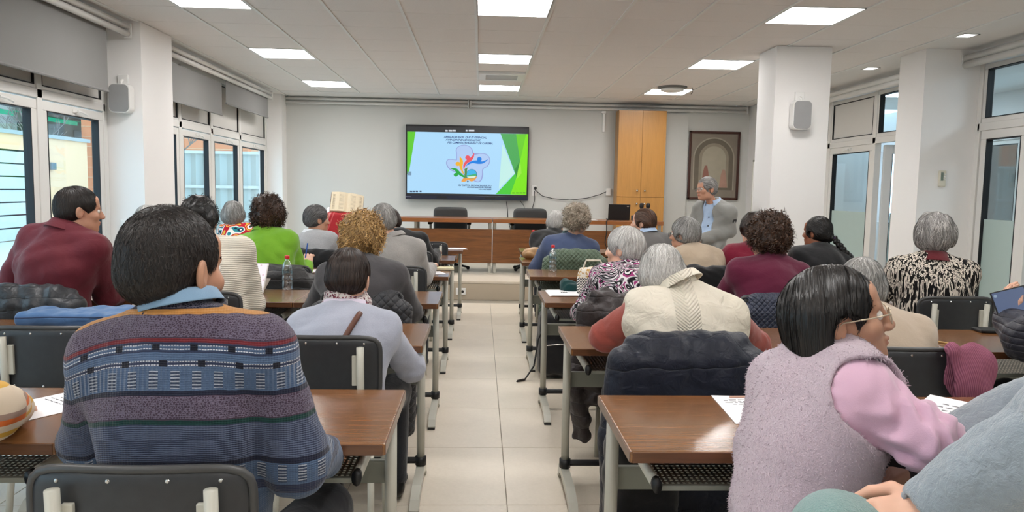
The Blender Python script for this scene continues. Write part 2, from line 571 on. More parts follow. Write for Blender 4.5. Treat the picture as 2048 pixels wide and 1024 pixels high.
# ---------------------------------------------------------------- ceiling: grid, single tiles, plaster margins
ceil = struct(MB().box(-3.6, 7.1, YB, YW, ZC + .02, ZC + .12).build('ceiling', M['cgap']))
GX, GY, PX, PY = -0.06, 8.65, 0.607, 0.583
gx = [GX + PX * k for k in range(-5, 8)]          # -3.09 .. 4.19
gy = [GY + PY * k for k in range(-19, 6)]         # -2.43 .. 11.56
LIGHTS = [(i, j) for i in (1, 5, 9) for j in (2, 6, 10, 14, 18, 22)]
AC = (5, 20)
_cm = MB().box(-PX / 2 + .008, PX / 2 - .008, -PY / 2 + .003, PY / 2 - .003, 0.004, 0.02, .002, 1).mesh('ceiling_tile')
for i in range(len(gx) - 1):
    for j in range(len(gy) - 1):
        if (i, j) in LIGHTS or (i, j) == AC: continue
        t = link('ceiling_tile', _cm, M['ctile'], ceil)
        t.location = ((gx[i] + gx[i + 1]) / 2, (gy[j] + gy[j + 1]) / 2, ZC)
for x in gx:
    MB().box(x - .012, x + .012, gy[0], gy[-1], ZC - .004, ZC + .012).build('grid_bar', M['cbar'], ceil)
for y in gy:
    MB().box(gx[0], gx[-1], y - .0045, y + .0045, ZC + .006, ZC + .012).build('grid_bar', M['cbar'], ceil)
for a in ((-3.6, gx[0] - .012, YB, YW), (gx[-1] + .012, 7.1, YB, YW), (gx[0], gx[-1], gy[-1], YW), (gx[0], gx[-1], YB, gy[0])):
    MB().box(a[0], a[1], a[2], a[3], ZC, ZC + .02).build('plaster_margin', M['wall'], ceil)

_rowname = {2: 'behind the camera', 6: 'behind the camera', 10: 'above the camera', 14: 'nearest in view', 18: 'in the middle', 22: 'farthest, by the front wall'}
for i, j in LIGHTS:
    cx, cy = (gx[i] + gx[i + 1]) / 2, (gy[j] + gy[j + 1]) / 2
    L = empty('ceiling_light', (cx, cy, ZC))
    line = {1: 'window-side', 5: 'centre', 9: 'column-side'}[i]
    tag(L, 'square white LED ceiling panel, %s line, %s%s' % (line, _rowname[j], ' (second)' if j == 6 else ''), 'ceiling light', 'LED panels set in the ceiling grid')
    f = MB()
    hx, hy, w = PX / 2 - .008, PY / 2 - .004, .012
    f.box(-hx, hx, -hy, -hy + w, -.004, .012).box(-hx, hx, hy - w, hy, -.004, .012).box(-hx, -hx + w, -hy, hy, -.004, .012).box(hx - w, hx, -hy, hy, -.004, .012)
    f.build('frame', M['cbar'], L)
    MB().box(-hx + w, hx - w, -hy + w, hy - w, 0.0, .010).build('diffuser', M['lightpanel'], L)

# air grille in the centre line
A = empty('air_grille', ((gx[5] + gx[6]) / 2, (gy[20] + gy[21]) / 2, ZC))
tag(A, 'white ceiling air conditioning grille between two centre light panels', 'air vent')
f = MB().box(-.29, .29, -.28, -.19, -.03, .01, .004).box(-.29, .29, .19, .28, -.03, .01, .004).box(-.29, -.20, -.19, .19, -.03, .01, .004).box(.20, .29, -.19, .19, -.03, .01, .004)
f.build('frame', M['cbar'], A)
MB().box(-.2, .2, -.19, .19, .0, .01).build('backing', plain('dark_duct', sr(70, 70, 70), .8), A)
_sl = MB().box(-.2, .2, -.004, .004, -.02, .002).mesh('slat')
for k in range(14):
    s_ = link('slat', _sl, M['cbar'], A); s_.location = (0, -.18 + k * .0277, 0)

# round white ceiling unit with a hook near the far right panel
p = at(1345, 168, 10.2)
o = empty('ceiling_sensor', (p[0], p[1], ZC)); tag(o, 'round white ceiling sensor with a small hook before the far right panel', 'sensor')
MB().lathe([(.20, .006), (.20, -.012), (.17, -.02)], n=28).build('dark_ring', M['cgap'], o, True)
MB().lathe([(.16, -.018), (.155, -.05), (.12, -.062)], n=28).build('dome', M['white'], o, True)
MB().tube([(.28, 0, 0), (.28, 0, -.07), (.26, 0, -.09)], .005, 6).build('hook', M['cgap'], o)

# two small square downlights in the right plaster margin
for px, py, lab in ((1933, 71, 'small square recessed downlight nearer the camera, right ceiling margin'), (1741, 137, 'small square recessed downlight farther back, right ceiling margin')):
    d = FWD * FPX + RGT * (px - 1024) - UPV * (py - 512)
    p = CAMP + d * ((ZC - CAM_H) / d[2])
    o = empty('downlight', (p[0], p[1], ZC)); tag(o, lab, 'downlight', 'square downlights on the right')
    MB().box(-.075, .075, -.075, -.06, -.004, .01).box(-.075, .075, .06, .075, -.004, .01).box(-.075, -.06, -.075, .075, -.004, .01).box(.06, .075, -.075, .075, -.004, .01).build('trim_ring', M['white'], o)
    MB().box(-.06, .06, -.06, .06, -.001, .01).build('lens', emis('downlight_glow', (1, .98, .95), 5.0), o)

# ---------------------------------------------------------------- walls, pillars
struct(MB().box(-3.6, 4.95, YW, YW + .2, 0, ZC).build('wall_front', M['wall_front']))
struct(MB().box(-3.7, 7.2, YB - .2, YB, 0, ZC).build('wall_back', M['wall']))
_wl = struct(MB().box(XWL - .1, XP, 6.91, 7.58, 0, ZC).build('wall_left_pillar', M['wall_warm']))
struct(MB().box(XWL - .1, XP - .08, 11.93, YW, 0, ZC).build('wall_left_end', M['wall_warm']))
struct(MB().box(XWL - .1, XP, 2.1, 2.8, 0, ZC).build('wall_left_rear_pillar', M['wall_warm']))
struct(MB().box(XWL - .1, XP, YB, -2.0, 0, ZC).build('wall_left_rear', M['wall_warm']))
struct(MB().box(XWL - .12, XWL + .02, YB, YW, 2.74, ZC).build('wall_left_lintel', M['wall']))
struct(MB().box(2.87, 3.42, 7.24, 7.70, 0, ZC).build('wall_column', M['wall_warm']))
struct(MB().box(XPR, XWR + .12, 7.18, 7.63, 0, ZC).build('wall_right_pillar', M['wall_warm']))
struct(MB().box(XPR + .1, XWR + .12, 11.85, YW, 0, ZC).build('wall_right_end', M['wall']))
struct(MB().box(XPR, XWR + .12, 1.2, 1.7, 0, ZC).build('wall_right_rear_pillar', M['wall_warm']))
struct(MB().box(XWR - .05, XWR + .1, YB, YW, 2.72, ZC).build('wall_right_lintel', M['wall']))
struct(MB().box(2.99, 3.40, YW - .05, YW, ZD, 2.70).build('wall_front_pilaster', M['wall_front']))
for y0, y1, nm in ((YB, 12.2, 'baseboard_left'),):
    pass

# ---------------------------------------------------------------- glazed bays
def sash(parent, ax, y0, y1, z0, z1, w=.075, name='sash', handle=True, frost=None, infill=None, d=.06):
    """one framed pane in the plane X=ax"""
    f = MB()
    f.box(ax - d / 2, ax + d / 2, y0, y1, z0, z0 + w, .006).box(ax - d / 2, ax + d / 2, y0, y1, z1 - w, z1, .006)
    f.box(ax - d / 2, ax + d / 2, y0, y0 + w, z0 + w, z1 - w, .006).box(ax - d / 2, ax + d / 2, y1 - w, y1, z0 + w, z1 - w, .006)
    fr = f.build(name, M['upvc'], parent)
    g = MB(); b = .008; dd = d / 2 + .001
    g.box(ax - dd, ax + dd, y0 + w - .001, y0 + w + b, z0 + w, z1 - w).box(ax - dd, ax + dd, y1 - w - b, y1 - w + .001, z0 + w, z1 - w)
    g.box(ax - dd, ax + dd, y0 + w, y1 - w, z0 + w - .001, z0 + w + b).box(ax - dd, ax + dd, y0 + w, y1 - w, z1 - w - b, z1 - w + .001)
    g.build('gasket', M['gasket'], fr)
    if infill:
        MB().box(ax - .012, ax + .012, y0 + w, y1 - w, z0 + w, z1 - w).build('panel', infill, fr)
    else:
        MB().box(ax - .003, ax + .003, y0 + w, y1 - w, z0 + w, z1 - w).build('pane', M['glass'], fr)
        if frost:
            MB().box(ax - .0045, ax + .0045, y0 + w + .012, y1 - w - .012, z0 + w + .012, frost).build('frosted_film', M['frost'], fr)
    if handle:
        sx = 1 if ax < 0 else -1
        zc = z1 - w / 2
        h = MB().box(ax + sx * d / 2, ax + sx * (d / 2 + .012), (y0 + y1) / 2 - .03, (y0 + y1) / 2 + .03, zc - .014, zc + .014, .004)
        h.tube([(ax + sx * (d / 2 + .03), (y0 + y1) / 2 + .0, zc), (ax + sx * (d / 2 + .04), (y0 + y1) / 2 + .06, zc - .004), (ax + sx * (d / 2 + .04), (y0 + y1) / 2 + .13, zc - .02)], .009, 8)
        h.build('handle', M['white'], fr)
    return fr

def post(parent, ax, y0, y1, z0, z1, d=.08):
    MB().box(ax - d / 2, ax + d / 2, y0, y1, z0, z1, .005).build('frame_post', M['upvc'], parent)

ZT = 2.06      # transom level
def bay_left(name, ys, posts):
    W = struct(empty(name, (XWL, ys[0], 0)))
    W.location = (0, 0, 0)
    for a, b in zip(ys, ys[1:]):
        sash(W, XWL, a + .03, b - .03, .06, ZT - .03)
        sash(W, XWL, a + .02, b - .02, ZT + .05, 2.72, w=.03, name='fixed_panel', handle=False, infill=M['panelw'])
    for y in ys: post(W, XWL, y - .035, y + .035, 0, 2.75)
    MB().box(XWL - .04, XWL + .04, ys[0], ys[-1], ZT - .02, ZT + .05, .005).box(XWL - .05, XWL + .05, ys[0], ys[-1], 0, .06, .005).box(XWL - .04, XWL + .04, ys[0], ys[-1], 2.72, 2.76).build('transom', M['upvc'], W)
    return W
bay_left('window_1', [2.84, 3.86, 4.87, 5.88, 6.87], None)
bay_left('window_2', [7.64, 8.54, 9.52, 10.62, 11.88], None)
bay_left('window_3', [-1.95, -0.95, .05, 1.05, 2.06], None)

def bay_right(name, spec, y0, y1):
    W = struct(empty(name))
    for a, b, kind in spec:
        sash(W, XWR, a + .02, b - .02, ZT + .07, 2.70, w=.05, name='fixed_light', handle=False, infill=M['panelw'] if 'p' in kind else None)
        if 'o' not in kind:
            sash(W, XWR, a + .03, b - .03, .06, ZT, w=.085, frost=1.2 if 'f' in kind else None, handle='h' in kind)
        post(W, XWR, a - .035, a + .035, 0, 2.73)
    post(W, XWR, y1 - .035, y1 + .035, 0, 2.73)
    MB().box(XWR - .04, XWR + .04, y0, y1, ZT, ZT + .075, .005).build('transom', M['upvc'], W)
    return W
bay_right('window_4', [(7.68, 8.2, 'g'), (8.2, 9.08, 'o'), (9.08, 10.28, 'fhp'), (10.28, 11.82, 'fhp')], 7.66, 11.84)
bay_right('window_5', [(1.74, 3.4, 'f'), (3.4, 5.1, 'f'), (5.1, 6.45, 'o'), (6.45, 7.14, 'f')], 1.72, 7.16)
bay_right('window_6', [(-2.9, -1.2, 'f'), (-1.2, 1.16, 'f')], -2.95, 1.18)

def leaf(name, hx, hy, ang, w):
    """open glazed door leaf hinged at (hx, hy)"""
    D = struct(empty(name, (hx, hy, 0), ang))
    f = MB()
    for a in ((0, .1, .03, ZT - .02), (w - .1, w, .03, ZT - .02)): f.box(a[0], a[1], -.03, .03, a[2], a[3], .005)
    f.box(.1, w - .1, -.03, .03, .03, .16, .005).box(.1, w - .1, -.03, .03, ZT - .13, ZT - .02, .005)
    f.build('door_frame', M['upvc'], D)
    MB().box(.1, w - .1, -.003, .003, .16, ZT - .13).build('pane', M['glass'], D)
    MB().box(.115, w - .115, -.005, .005, .17, 1.2).build('frosted_film', M['frost'], D)
    MB().box(.092, .1, -.032, .032, .16, ZT - .13).box(w - .1, w - .092, -.032, .032, .16, ZT - .13).build('gasket', M['gasket'], D)
    MB().box(w - .065, w - .035, .03, .042, .96, 1.16, .004).tube([(w - .05, .05, 1.08), (w - .05, .08, 1.08), (w - .15, .085, 1.08)], .01, 8).build('handle', M['white'], D)
leaf('door_1', XWR + .06, 9.02, R(-12), .8)
leaf('door_2', XWR + .06, 5.16, R(8), 1.2)

# ---------------------------------------------------------------- corridor behind the right glazing
XH = 7.1
struct(MB().box(XH, XH + .15, YB, 13.0, 0, .95).box(XH, XH + .15, YB, 13.0, 2.2, ZC).build('wall_corridor', M['wall']))
struct(MB().box(5.0, XH + .1, 13.0, 13.1, 0, ZC).build('wall_corridor_end', M['wall']))
struct(MB().box(4.97, XH, YD + .2, 13.0, -.1, 0).build('floor_corridor', M['tile']))
_n = 7
for y0, y1 in ((3.0, 4.7), (4.9, 6.6), (6.8, 8.5), (8.7, 10.4), (10.6, 12.3), (-2.5, 2.7)):
    W = struct(empty('window_%d' % _n)); _n += 1
    sash(W, XH + .05, y0, (y0 + y1) / 2, .95, 2.2, handle=False, w=.06)
    sash(W, XH + .05, (y0 + y1) / 2, y1, .95, 2.2, handle=False, w=.06)
    struct(MB().box(XH, XH + .15, y0 - .2, y0, .95, 2.2).build('wall_corridor_pier', M['wall']))
for k in range(6):
    MB().box(XH - .012, XH, 2.0 + 1.7 * k, 3.5 + 1.7 * k, .15, .82, .004).build('trim_%d' % (k + 1), M['upvc'])['kind'] = 'structure'
for k, y in enumerate((2.2, 6.2, 10.2)):
    L = empty('added_corridor_light', (6.0, y, ZC))  # added lamps stand in for the corridor's bluish daylight
    tag(L, 'added square light panel in the corridor beyond the right glazing, %s' % ('nearest', 'middle', 'farthest')[k], 'ceiling light', 'added corridor lights')
    MB().box(-.31, .31, -.31, .31, -.02, 0).build('frame', M['cbar'], L)
    MB().box(-.28, .28, -.28, .28, -.026, -.02).build('diffuser', emis('added_corridor_glow', (.72, .86, 1.0), 16.0), L)
# dark brick house across the court, with a block of paler bricks
_m = Mt('dark_brick', 0.9)
_m.col(_m.mix(_m.noise(30, 3), sr(58, 44, 36), sr(86, 66, 52)))
M['brick_dark'] = _m.m
H_ = empty('courtyard_house', (9.4, 6, 0)); tag(H_, 'dark brown brick house wall seen across the court through the corridor windows', 'house')
MB().box(0, .3, -9, 9, 0, 4).build('wall', M['brick_dark'], H_)
_bm = MB().box(-.02, 0, -.11, .11, -.027, .027, .004, 1).mesh('brick')
_bl = plain('pale_brick', sr(150, 122, 88), .9, var=.2, scale=4)
for r in range(14):
    for c in range(3):
        b = link('brick', _bm, _bl, H_); b.location = (0, .55 + c * .24 + (.12 if r % 2 else 0), 1.1 + r * .068)

# ---------------------------------------------------------------- roller blinds and their tubes
def blind(name, label, x, y0, y1, z0, z1):
    B = empty(name, (0, 0, 0)); tag(B, label, 'blind', 'grey roller blinds')
    MB().box(x - .0015, x + .0015, y0, y1, z0, z1).build('fabric', M['blind'], B)
    MB().tube([(x, y0, z0), (x, y1, z0)], .012, 8).build('bottom_bar', M['blind'], B)
    return B
def tubes(name, label, pts, n=2, r=.026):
    B = empty(name); tag(B, label, 'blind rail', 'white blind rails')
    (a, b) = pts
    for k in range(n):
        dz = -.062 * k
        MB().tube([(a[0], a[1], a[2] + dz), (b[0], b[1], b[2] + dz)], r, 10).build('tube', M['alu'], B, True)
    for q in (a, b):
        dirx = abs(b[0] - a[0]) > abs(b[1] - a[1])
        e = (.006, .035) if dirx else (.035, .006)
        MB().box(q[0] - e[0], q[0] + e[0], q[1] - e[1], q[1] + e[1], q[2] - .1, q[2] + .035, .003).build('bracket', M['white'], B)
blind('roller_blind', 'wide grey roller blind over the nearest window on the left', -3.22, 2.86, 6.60, 2.19, 2.72)
blind('roller_blind', 'grey roller blind beside the left pillar speaker, lower of the far pair', -3.22, 7.62, 9.42, 2.27, 2.66)
blind('roller_blind', 'grey roller blind at the far end of the left wall', -3.19, 9.48, 11.3, 2.42, 2.70)
tubes('blind_rail', 'double white blind rail over the nearest left window', ((-3.16, 2.86, 2.79), (-3.16, 6.86, 2.79)))
tubes('blind_rail', 'double white blind rail over the far left window', ((-3.16, 7.6, 2.78), (-3.16, 11.35, 2.78)))
tubes('blind_rail', 'double white rail along the front wall left of centre', ((-3.15, YW - .06, 2.81), (-.22, YW - .06, 2.81)), r=.022)
tubes('blind_rail', 'double white rail along the front wall right of centre', ((-.18, YW - .06, 2.81), (4.36, YW - .06, 2.81)), r=.022)
tubes('blind_rail', 'double white blind rail over the near right glazing', ((4.72, 1.75, 2.76), (4.72, 7.17, 2.76)), r=.035)
tubes('blind_rail', 'double white blind rail over the far right glazing', ((4.72, 7.64, 2.76), (4.72, 11.8, 2.76)), r=.035)
o = MB().box(2.0 - .02, 2.0 + .02, YW - .03, YW, 2.38, 2.72, .004).box(1.99 - .035, 2.03, YW - .05, YW, 2.68, 2.72, .004).build('cable_duct', M['white'])
tag(o, 'short white vertical cable duct under the rail beside the wooden cabinet', 'cable duct')

# ---------------------------------------------------------------- outdoors on the left
M['paving'] = plain('street_paving', sr(205, 205, 200), .9, var=.05, scale=2)
M['cream'] = plain('cream_render', sr(242, 200, 160), .9, var=.03, scale=1.5)
M['shutter_w'] = plain('white_garage_slat', sr(206, 212, 210), .6)
struct(MB().box(-45, -3.55, -12, 60, -.35, -.12).build('ground', M['paving']))
G = empty('garage_building', (-12, 15, 0)); tag(G, 'cream garage block with white sectional door seen through the near left window', 'building')
MB().box(-4, 0, -6, 8.2, -.2, 2.62).build('wall', M['cream'], G)
MB().box(-4.1, .06, -6.1, 8.3, 2.62, 2.72).build('coping', plain('grey_coping', sr(170, 175, 175), .8), G)
MB().box(0, .01, -3.2, 5.3, -.1, 2.25).build('door_shadow_gap', M['gasket'], G)
for k in range(7):
    MB().box(.0, .05, -3.2, 5.3, -.1 + .33 * k, .195 + .33 * k, .006).build('door_slat', M['shutter_w'], G)
MB().box(-.02, .08, 5.3, 5.45, -.1, 2.25).box(-.02, .08, -3.35, -3.2, -.1, 2.25).box(-.02, .08, -3.35, 5.45, 2.22, 2.34).build('door_surround', M['cream'], G)
MB().box(0, .12, 6.1, 6.35, 1.75, 1.95, .02).build('wall_lamp', plain('grey_lamp', sr(110, 120, 125), .5), G)
MB().box(0, .1, 5.7, 5.95, 2.28, 2.36, .02).build('camera_arm', M['white'], G)
T = empty('apartment_block', (-19, 32, 0)); tag(T, 'grey apartment block with orange balconies and green awnings above the garage', 'building')
MB().box(-6, 0, -14, 12, 0, 8).build('wall', plain('grey_render', sr(170, 178, 176), .9), T)
for k, (y0, y1) in enumerate(((-7.5, -2.6), (-1.0, 1.9), (3.2, 7.5))):
    MB().box(0, 1.0, y0, y1, 4.5, 5.3, .02).build('balcony', plain('orange_balcony', sr(250, 170, 110), .8), T)
    w = MB().box(0, .03, y0 + .4, y1 - .4, 2.9, 3.85); w.build('window', plain('shop_glass', sr(70, 80, 84), .3), T)
    a = MB().prism([(0, 4.30), (1.1, 4.08), (1.1, 3.92), (1.07, 3.92), (1.07, 4.05), (0, 4.26)], y0, y1, 'xz'); a.build('awning', plain('green_awning', sr(20, 160, 120), .8), T)
    for q in range(int((y1 - y0) / .35)):
        MB().box(1.0, 1.03, y0 + .1 + q * .35, y0 + .14 + q * .35, 5.3, 5.75).build('baluster', M['gasket'], T)
F_ = empty('metal_fence', (-9, 25.5, 0)); tag(F_, 'pale corrugated metal fence with white rails outside the far left window', 'fence')
c_ = MB()
pts = []
for k in range(116):
    pts.append((-2.5 + k * .1, .05 * math.sin(k * PI / 2.0)))
vb = [c_.bm.verts.new((x, y, -.2)) for x, y in pts]; vt = [c_.bm.verts.new((x, y, 2.5)) for x, y in pts]
for k in range(115): c_.bm.faces.new((vb[k], vb[k + 1], vt[k + 1], vt[k]))
c_.build('corrugated_sheet', plain('galvanised_sheet', sr(178, 190, 188), .5, metal=.2, var=.08, scale=1.0), F_)
for z in (.25, 1.35, 2.5):
    MB().box(-2.5, 9, -.12, -.05, z - .05, z + .05).build('rail', M['shutter_w'], F_)
for k in range(6):
    MB().box(-2.5 + 2.2 * k, -2.42 + 2.2 * k, -.14, -.04, -.2, 2.6).build('fence_post', M['shutter_w'], F_)
B_ = empty('brick_building', (-11.3, 34, 0)); tag(B_, 'orange brick building rising behind the corrugated fence', 'building')
MB().box(-6.5, .8, 0, 4, 0, 9).build('wall', plain('orange_brick', sr(246, 156, 110), .9, var=.10, scale=3), B_)
MB().box(.8, 4.5, .5, 4, 0, 7).build('wall', M['cream'], B_)
for k in range(14):
    MB().box(-6.5, .82, -.02, 0, .3 + k * .45, .33 + k * .45).build('course_line', M['cream'], B_)
def bare_tree(name, label, base, hgt, seed, spread=.5):
    g = random.Random(seed); t = MB()
    def br(p, d, ln, r, lev):
        q = [p]
        for k in range(3):
            d = (d + Vector((g.uniform(-.25, .25), g.uniform(-.25, .25), g.uniform(-.05, .2)))).normalized()
            q.append(q[-1] + d * ln / 3)
        t.tube(q, [r, r * .85, r * .7, r * .55], 5)
        if lev:
            for k in range(4):
                e = (d + Vector((g.uniform(-1, 1), g.uniform(-1, 1), g.uniform(-.1, .6))) * spread * 1.6).normalized()
                br(q[g.choice((2, 3))], e, ln * .7, r * .55, lev - 1)
    br(Vector(base), Vector((0, 0, 1)), hgt, .07, 3)
    tag(t.build(name, plain('bark_' + str(seed), sr(140, 132, 128), .9)), label, 'tree')
bare_tree('bare_tree', 'leafless tree with pale twigs in front of the green awning', (-15.3, 26.2, 0), 2.2, 3, .7)
bare_tree('bare_tree', 'leafless tree with grey boughs before the brick building', (-12.5, 30, 0), 2.4, 9, .6)
# ---------------------------------------------------------------- furniture materials
M['desk'] = wood('varnished_desk_wood', sr(122, 80, 44), 'x', 0.26, 0.35, 0.55, 1.4)
M['desk_edge'] = wood('desk_edge_wood', sr(98, 62, 38), 'x', 0.3, 0.3, 0.35)
M['steel'] = plain('grey_lacquered_steel', sr(186, 184, 172), 0.3, var=.02)
M['steel_d'] = plain('grey_beam', sr(136, 138, 128), 0.4, var=.03)
M['mesh'] = plain('perforated_grey_steel', sr(120, 116, 108), 0.35, metal=.5, var=.04)
_m = Mt('black_vinyl', 0.42)
_m.col(_m.mix(_m.noise(40, 3), sr(36, 38, 41), sr(48, 50, 53))); _m.bump(_m.noise(700, 2), .15, .001)
M['vinyl'] = _m.m
M['vinyl_edge'] = plain('dark_rubber_edge', sr(62, 62, 62), .4)
M['rivet'] = plain('steel_rivet', sr(200, 200, 198), .25, metal=1.0)

# ---------------------------------------------------------------- school desk (origin on the floor, middle of the near edge; depth runs to +Y)
DW, DD, DZ = 0.815, 0.52, 0.75
def make_desk():
    D = empty('school_desk')
    t = MB().box(-DW / 2, DW / 2, 0, DD, DZ - .03, DZ, .004)
    t.build('top', M['desk'], D)
    MB().box(-DW / 2 - .0015, -DW / 2 + .006, .004, DD - .004, DZ - .029, DZ - .001, .001, 1).box(DW / 2 - .006, DW / 2 + .0015, .004, DD - .004, DZ - .029, DZ - .001, .001, 1).box(-DW / 2 + .006, DW / 2 - .006, -.0015, .006, DZ - .029, DZ - .001, .001, 1).build('edge_banding', M['desk_edge'], D)
    for s in (-1, 1):
        x = s * (DW / 2 - .035)
        MB().tube([(x, DD - .10, .06), (x, DD - .10, DZ - .03)], .019, 12).build('leg', M['steel'], D, True)
        MB().tube([(x, DD - .055, .06), (x, DD - .055, DZ - .03)], .014, 12).build('leg', M['steel'], D, True)
        # arched skid foot
        f = MB()
        pr = [(0.02, 0.0), (0.02, .018), (.06, .05), (.16, .075), (.34, .08), (.43, .085), (.475, .07), (.50, .03), (.50, 0.0), (.47, 0), (.455, .03), (.40, .045), (.30, .045), (.16, .035), (.08, .012), (.06, 0)]
        f.prism([(y + .03, z) for y, z in pr], x - .02, x + .02, 'yz')
        ft = f.build('foot', M['steel'], D)
        MB().box(x - .021, x + .021, .045, .085, -.0005, .014, .003).box(x - .021, x + .021, .50, .532, -.0005, .012, .003).build('rubber_cap', M['black'], ft)
        r = MB().tube([(s * (DW / 2 - .075), .03, .655), (s * (DW / 2 - .075), .42, .655)], .02, 12, sx=.6).build('tray_rail', M['steel'], D, True)
        MB().tube([(s * (DW / 2 - .075), .015, .655), (s * (DW / 2 - .075), .035, .655)], .021, 12, sx=.62).build('rail_cap', M['black'], r, True)
        MB().box(x - .03, x + .03, DD - .13, DD - .03, DZ - .045, DZ - .03, .003).build('mounting_plate', M['black'], D)
        MB().tube([(x, DD - .10, .085), (x, DD - .10, .125)], .027, 12).build('clamp', M['black'], D, True)
    MB().box(-DW / 2 + .03, DW / 2 - .03, DD - .085, DD - .065, .47, .545, .004).build('beam', M['steel_d'], D)
    MB().tube([(-DW / 2 + .035, DD - .10, .105), (DW / 2 - .035, DD - .10, .105)], .016, 8).build('crossbar', M['black'], D)
    # perforated book tray: a lattice with open holes
    nx, ny = 44, 22
    x0, x1, y0, y1 = -DW / 2 + .085, DW / 2 - .085, .04, .42
    def line(a, b, n, frac=.52):
        st = (b - a) / n; o = []
        for k in range(n): o += [a + k * st, a + k * st + st * frac]
        return o + [b]
    xs, ys = line(x0, x1, nx), line(y0, y1, ny)
    V = [(x, y, .648 + (.03 * max(0, (y - .36) / .06) ** 2)) for x in xs for y in ys]
    n2 = len(ys); Q = []
    for i in range(len(xs) - 1):
        for j in range(n2 - 1):
            if i % 2 and j % 2: continue
            Q.append((i * n2 + j, (i + 1) * n2 + j, (i + 1) * n2 + j + 1, i * n2 + j + 1))
    me = bpy.data.meshes.new('tray'); me.from_pydata(V, [], Q)
    link('tray', me, M['mesh'], D)
    MB().box(x0, x1, .03, .045, .636, .650, .002).build('tray_lip', M['steel_d'], D)
    return D

ROWS_L = [1.84, 3.03, 4.165, 5.48, 6.75, 7.80]
ROWS_R = [1.79, 3.00, 4.262, 5.565, 6.655, 7.80]
COLS_L = [-.235 - DW * (k + .5) - .004 * k for k in range(3)]
COLS_R = [.385 + DW * (k + .5) + .004 * k for k in range(3)]
ORD = ['nearest', 'second', 'third', 'fourth', 'fifth', 'farthest']
COLN = ['next to the aisle', 'second from the aisle', 'third from the aisle']
desk0 = None
for side, rows, cols in (('left', ROWS_L, COLS_L), ('right', ROWS_R, COLS_R)):
    for r, y in enumerate(rows):
        for c, x in enumerate(cols):
            if side == 'right' and r == 5 and c == 2: continue
            if side == 'left' and r == 5 and c > 1: continue
            if desk0 is None: D = desk0 = make_desk()
            else: D = copy_tree(desk0)
            D.location = (x + (.05 if side == 'right' and r == 5 else 0) + (.05 if (side == 'left' and r == 5) else 0), y, 0)
            tag(D, 'varnished wooden school desk, %s row from the camera, %s side, %s' % (ORD[r], side, COLN[c]), 'desk', 'school desks in rows')

# ---------------------------------------------------------------- chair (origin on the floor under the seat; backrest at -Y)
def curved_plate(w, h, r, y, thick, bow, zc, n=18):
    """rounded plate, bowed backwards in the middle"""
    pts = rrect(w, h, r, 6)
    mb = MB(); bm = mb.bm
    def yy(x): return y - bow * (1 - (2 * x / w) ** 2)
    f_ = [bm.verts.new((x, yy(x) + thick / 2, zc + z)) for x, z in pts]
    b_ = [bm.verts.new((x, yy(x) - thick / 2, zc + z)) for x, z in pts]
    n = len(pts)
    for a, flip in ((f_, False), (b_, True)):
        m = n // 2
        # strips between mirrored outline points keep the bow smooth
        left = [k for k in range(n)]
        idx = sorted(range(n), key=lambda k: (pts[k][0]))
        cols = []
        up = [k for k in range(n) if pts[k][1] >= 0]; dn = [k for k in range(n) if pts[k][1] < 0]
        up.sort(key=lambda k: pts[k][0]); dn.sort(key=lambda k: pts[k][0])
        for i in range(len(up) - 1):
            try: bm.faces.new((a[up[i]], a[up[i + 1]], a[dn[i + 1]], a[dn[i]]))
            except ValueError: pass
    for k in range(n):
        bm.faces.new((f_[k], f_[(k + 1) % n], b_[(k + 1) % n], b_[k]))
    return mb

def plate_sdf(w, h, r, thick, bow, zc, y, name, mat, parent, flare=0.0):
    """bowed, softly rounded plate as a fine grid mesh"""
    nx, nz = 30, 16
    V = []; Q = []
    for sgn in (1, -1):
        for i in range(nx + 1):
            for j in range(nz + 1):
                u = 2 * i / nx - 1; v = 2 * j / nz - 1
                # squircle mapping of the square to the rounded outline
                p = 7.0
                sc = 1.0 / max(1e-6, (abs(u) ** p + abs(v) ** p) ** (1 / p) / max(abs(u), abs(v), 1e-6)) if (u or v) else 1
                x = u * sc * w / 2; z = v * sc * h / 2
                edge = max(abs(u), abs(v))
                t = thick / 2 * (1 - max(0, (edge - .9) / .1) ** 2 * .75)
                V.append((x, y - bow * (1 - (x / (w / 2)) ** 2) + sgn * t, zc + z))
    n = (nx + 1) * (nz + 1)
    for s in (0, 1):
        for i in range(nx):
            for j in range(nz):
                q = [s * n + i * (nz + 1) + j, s * n + (i + 1) * (nz + 1) + j, s * n + (i + 1) * (nz + 1) + j + 1, s * n + i * (nz + 1) + j + 1]
                Q.append(q if s == 1 else q[::-1])
    rim = [(i, 0) for i in range(nx)] + [(nx, j) for j in range(nz)] + [(i, nz) for i in range(nx, 0, -1)] + [(0, j) for j in range(nz, 0, -1)]
    rim = [i * (nz + 1) + j for i, j in rim]
    for a, b in zip(rim, rim[1:] + rim[:1]): Q.append((a, b, b + n, a + n))
    me = bpy.data.meshes.new(name); me.from_pydata(V, [], Q)
    o = link(name, me, mat, parent, True)
    return o

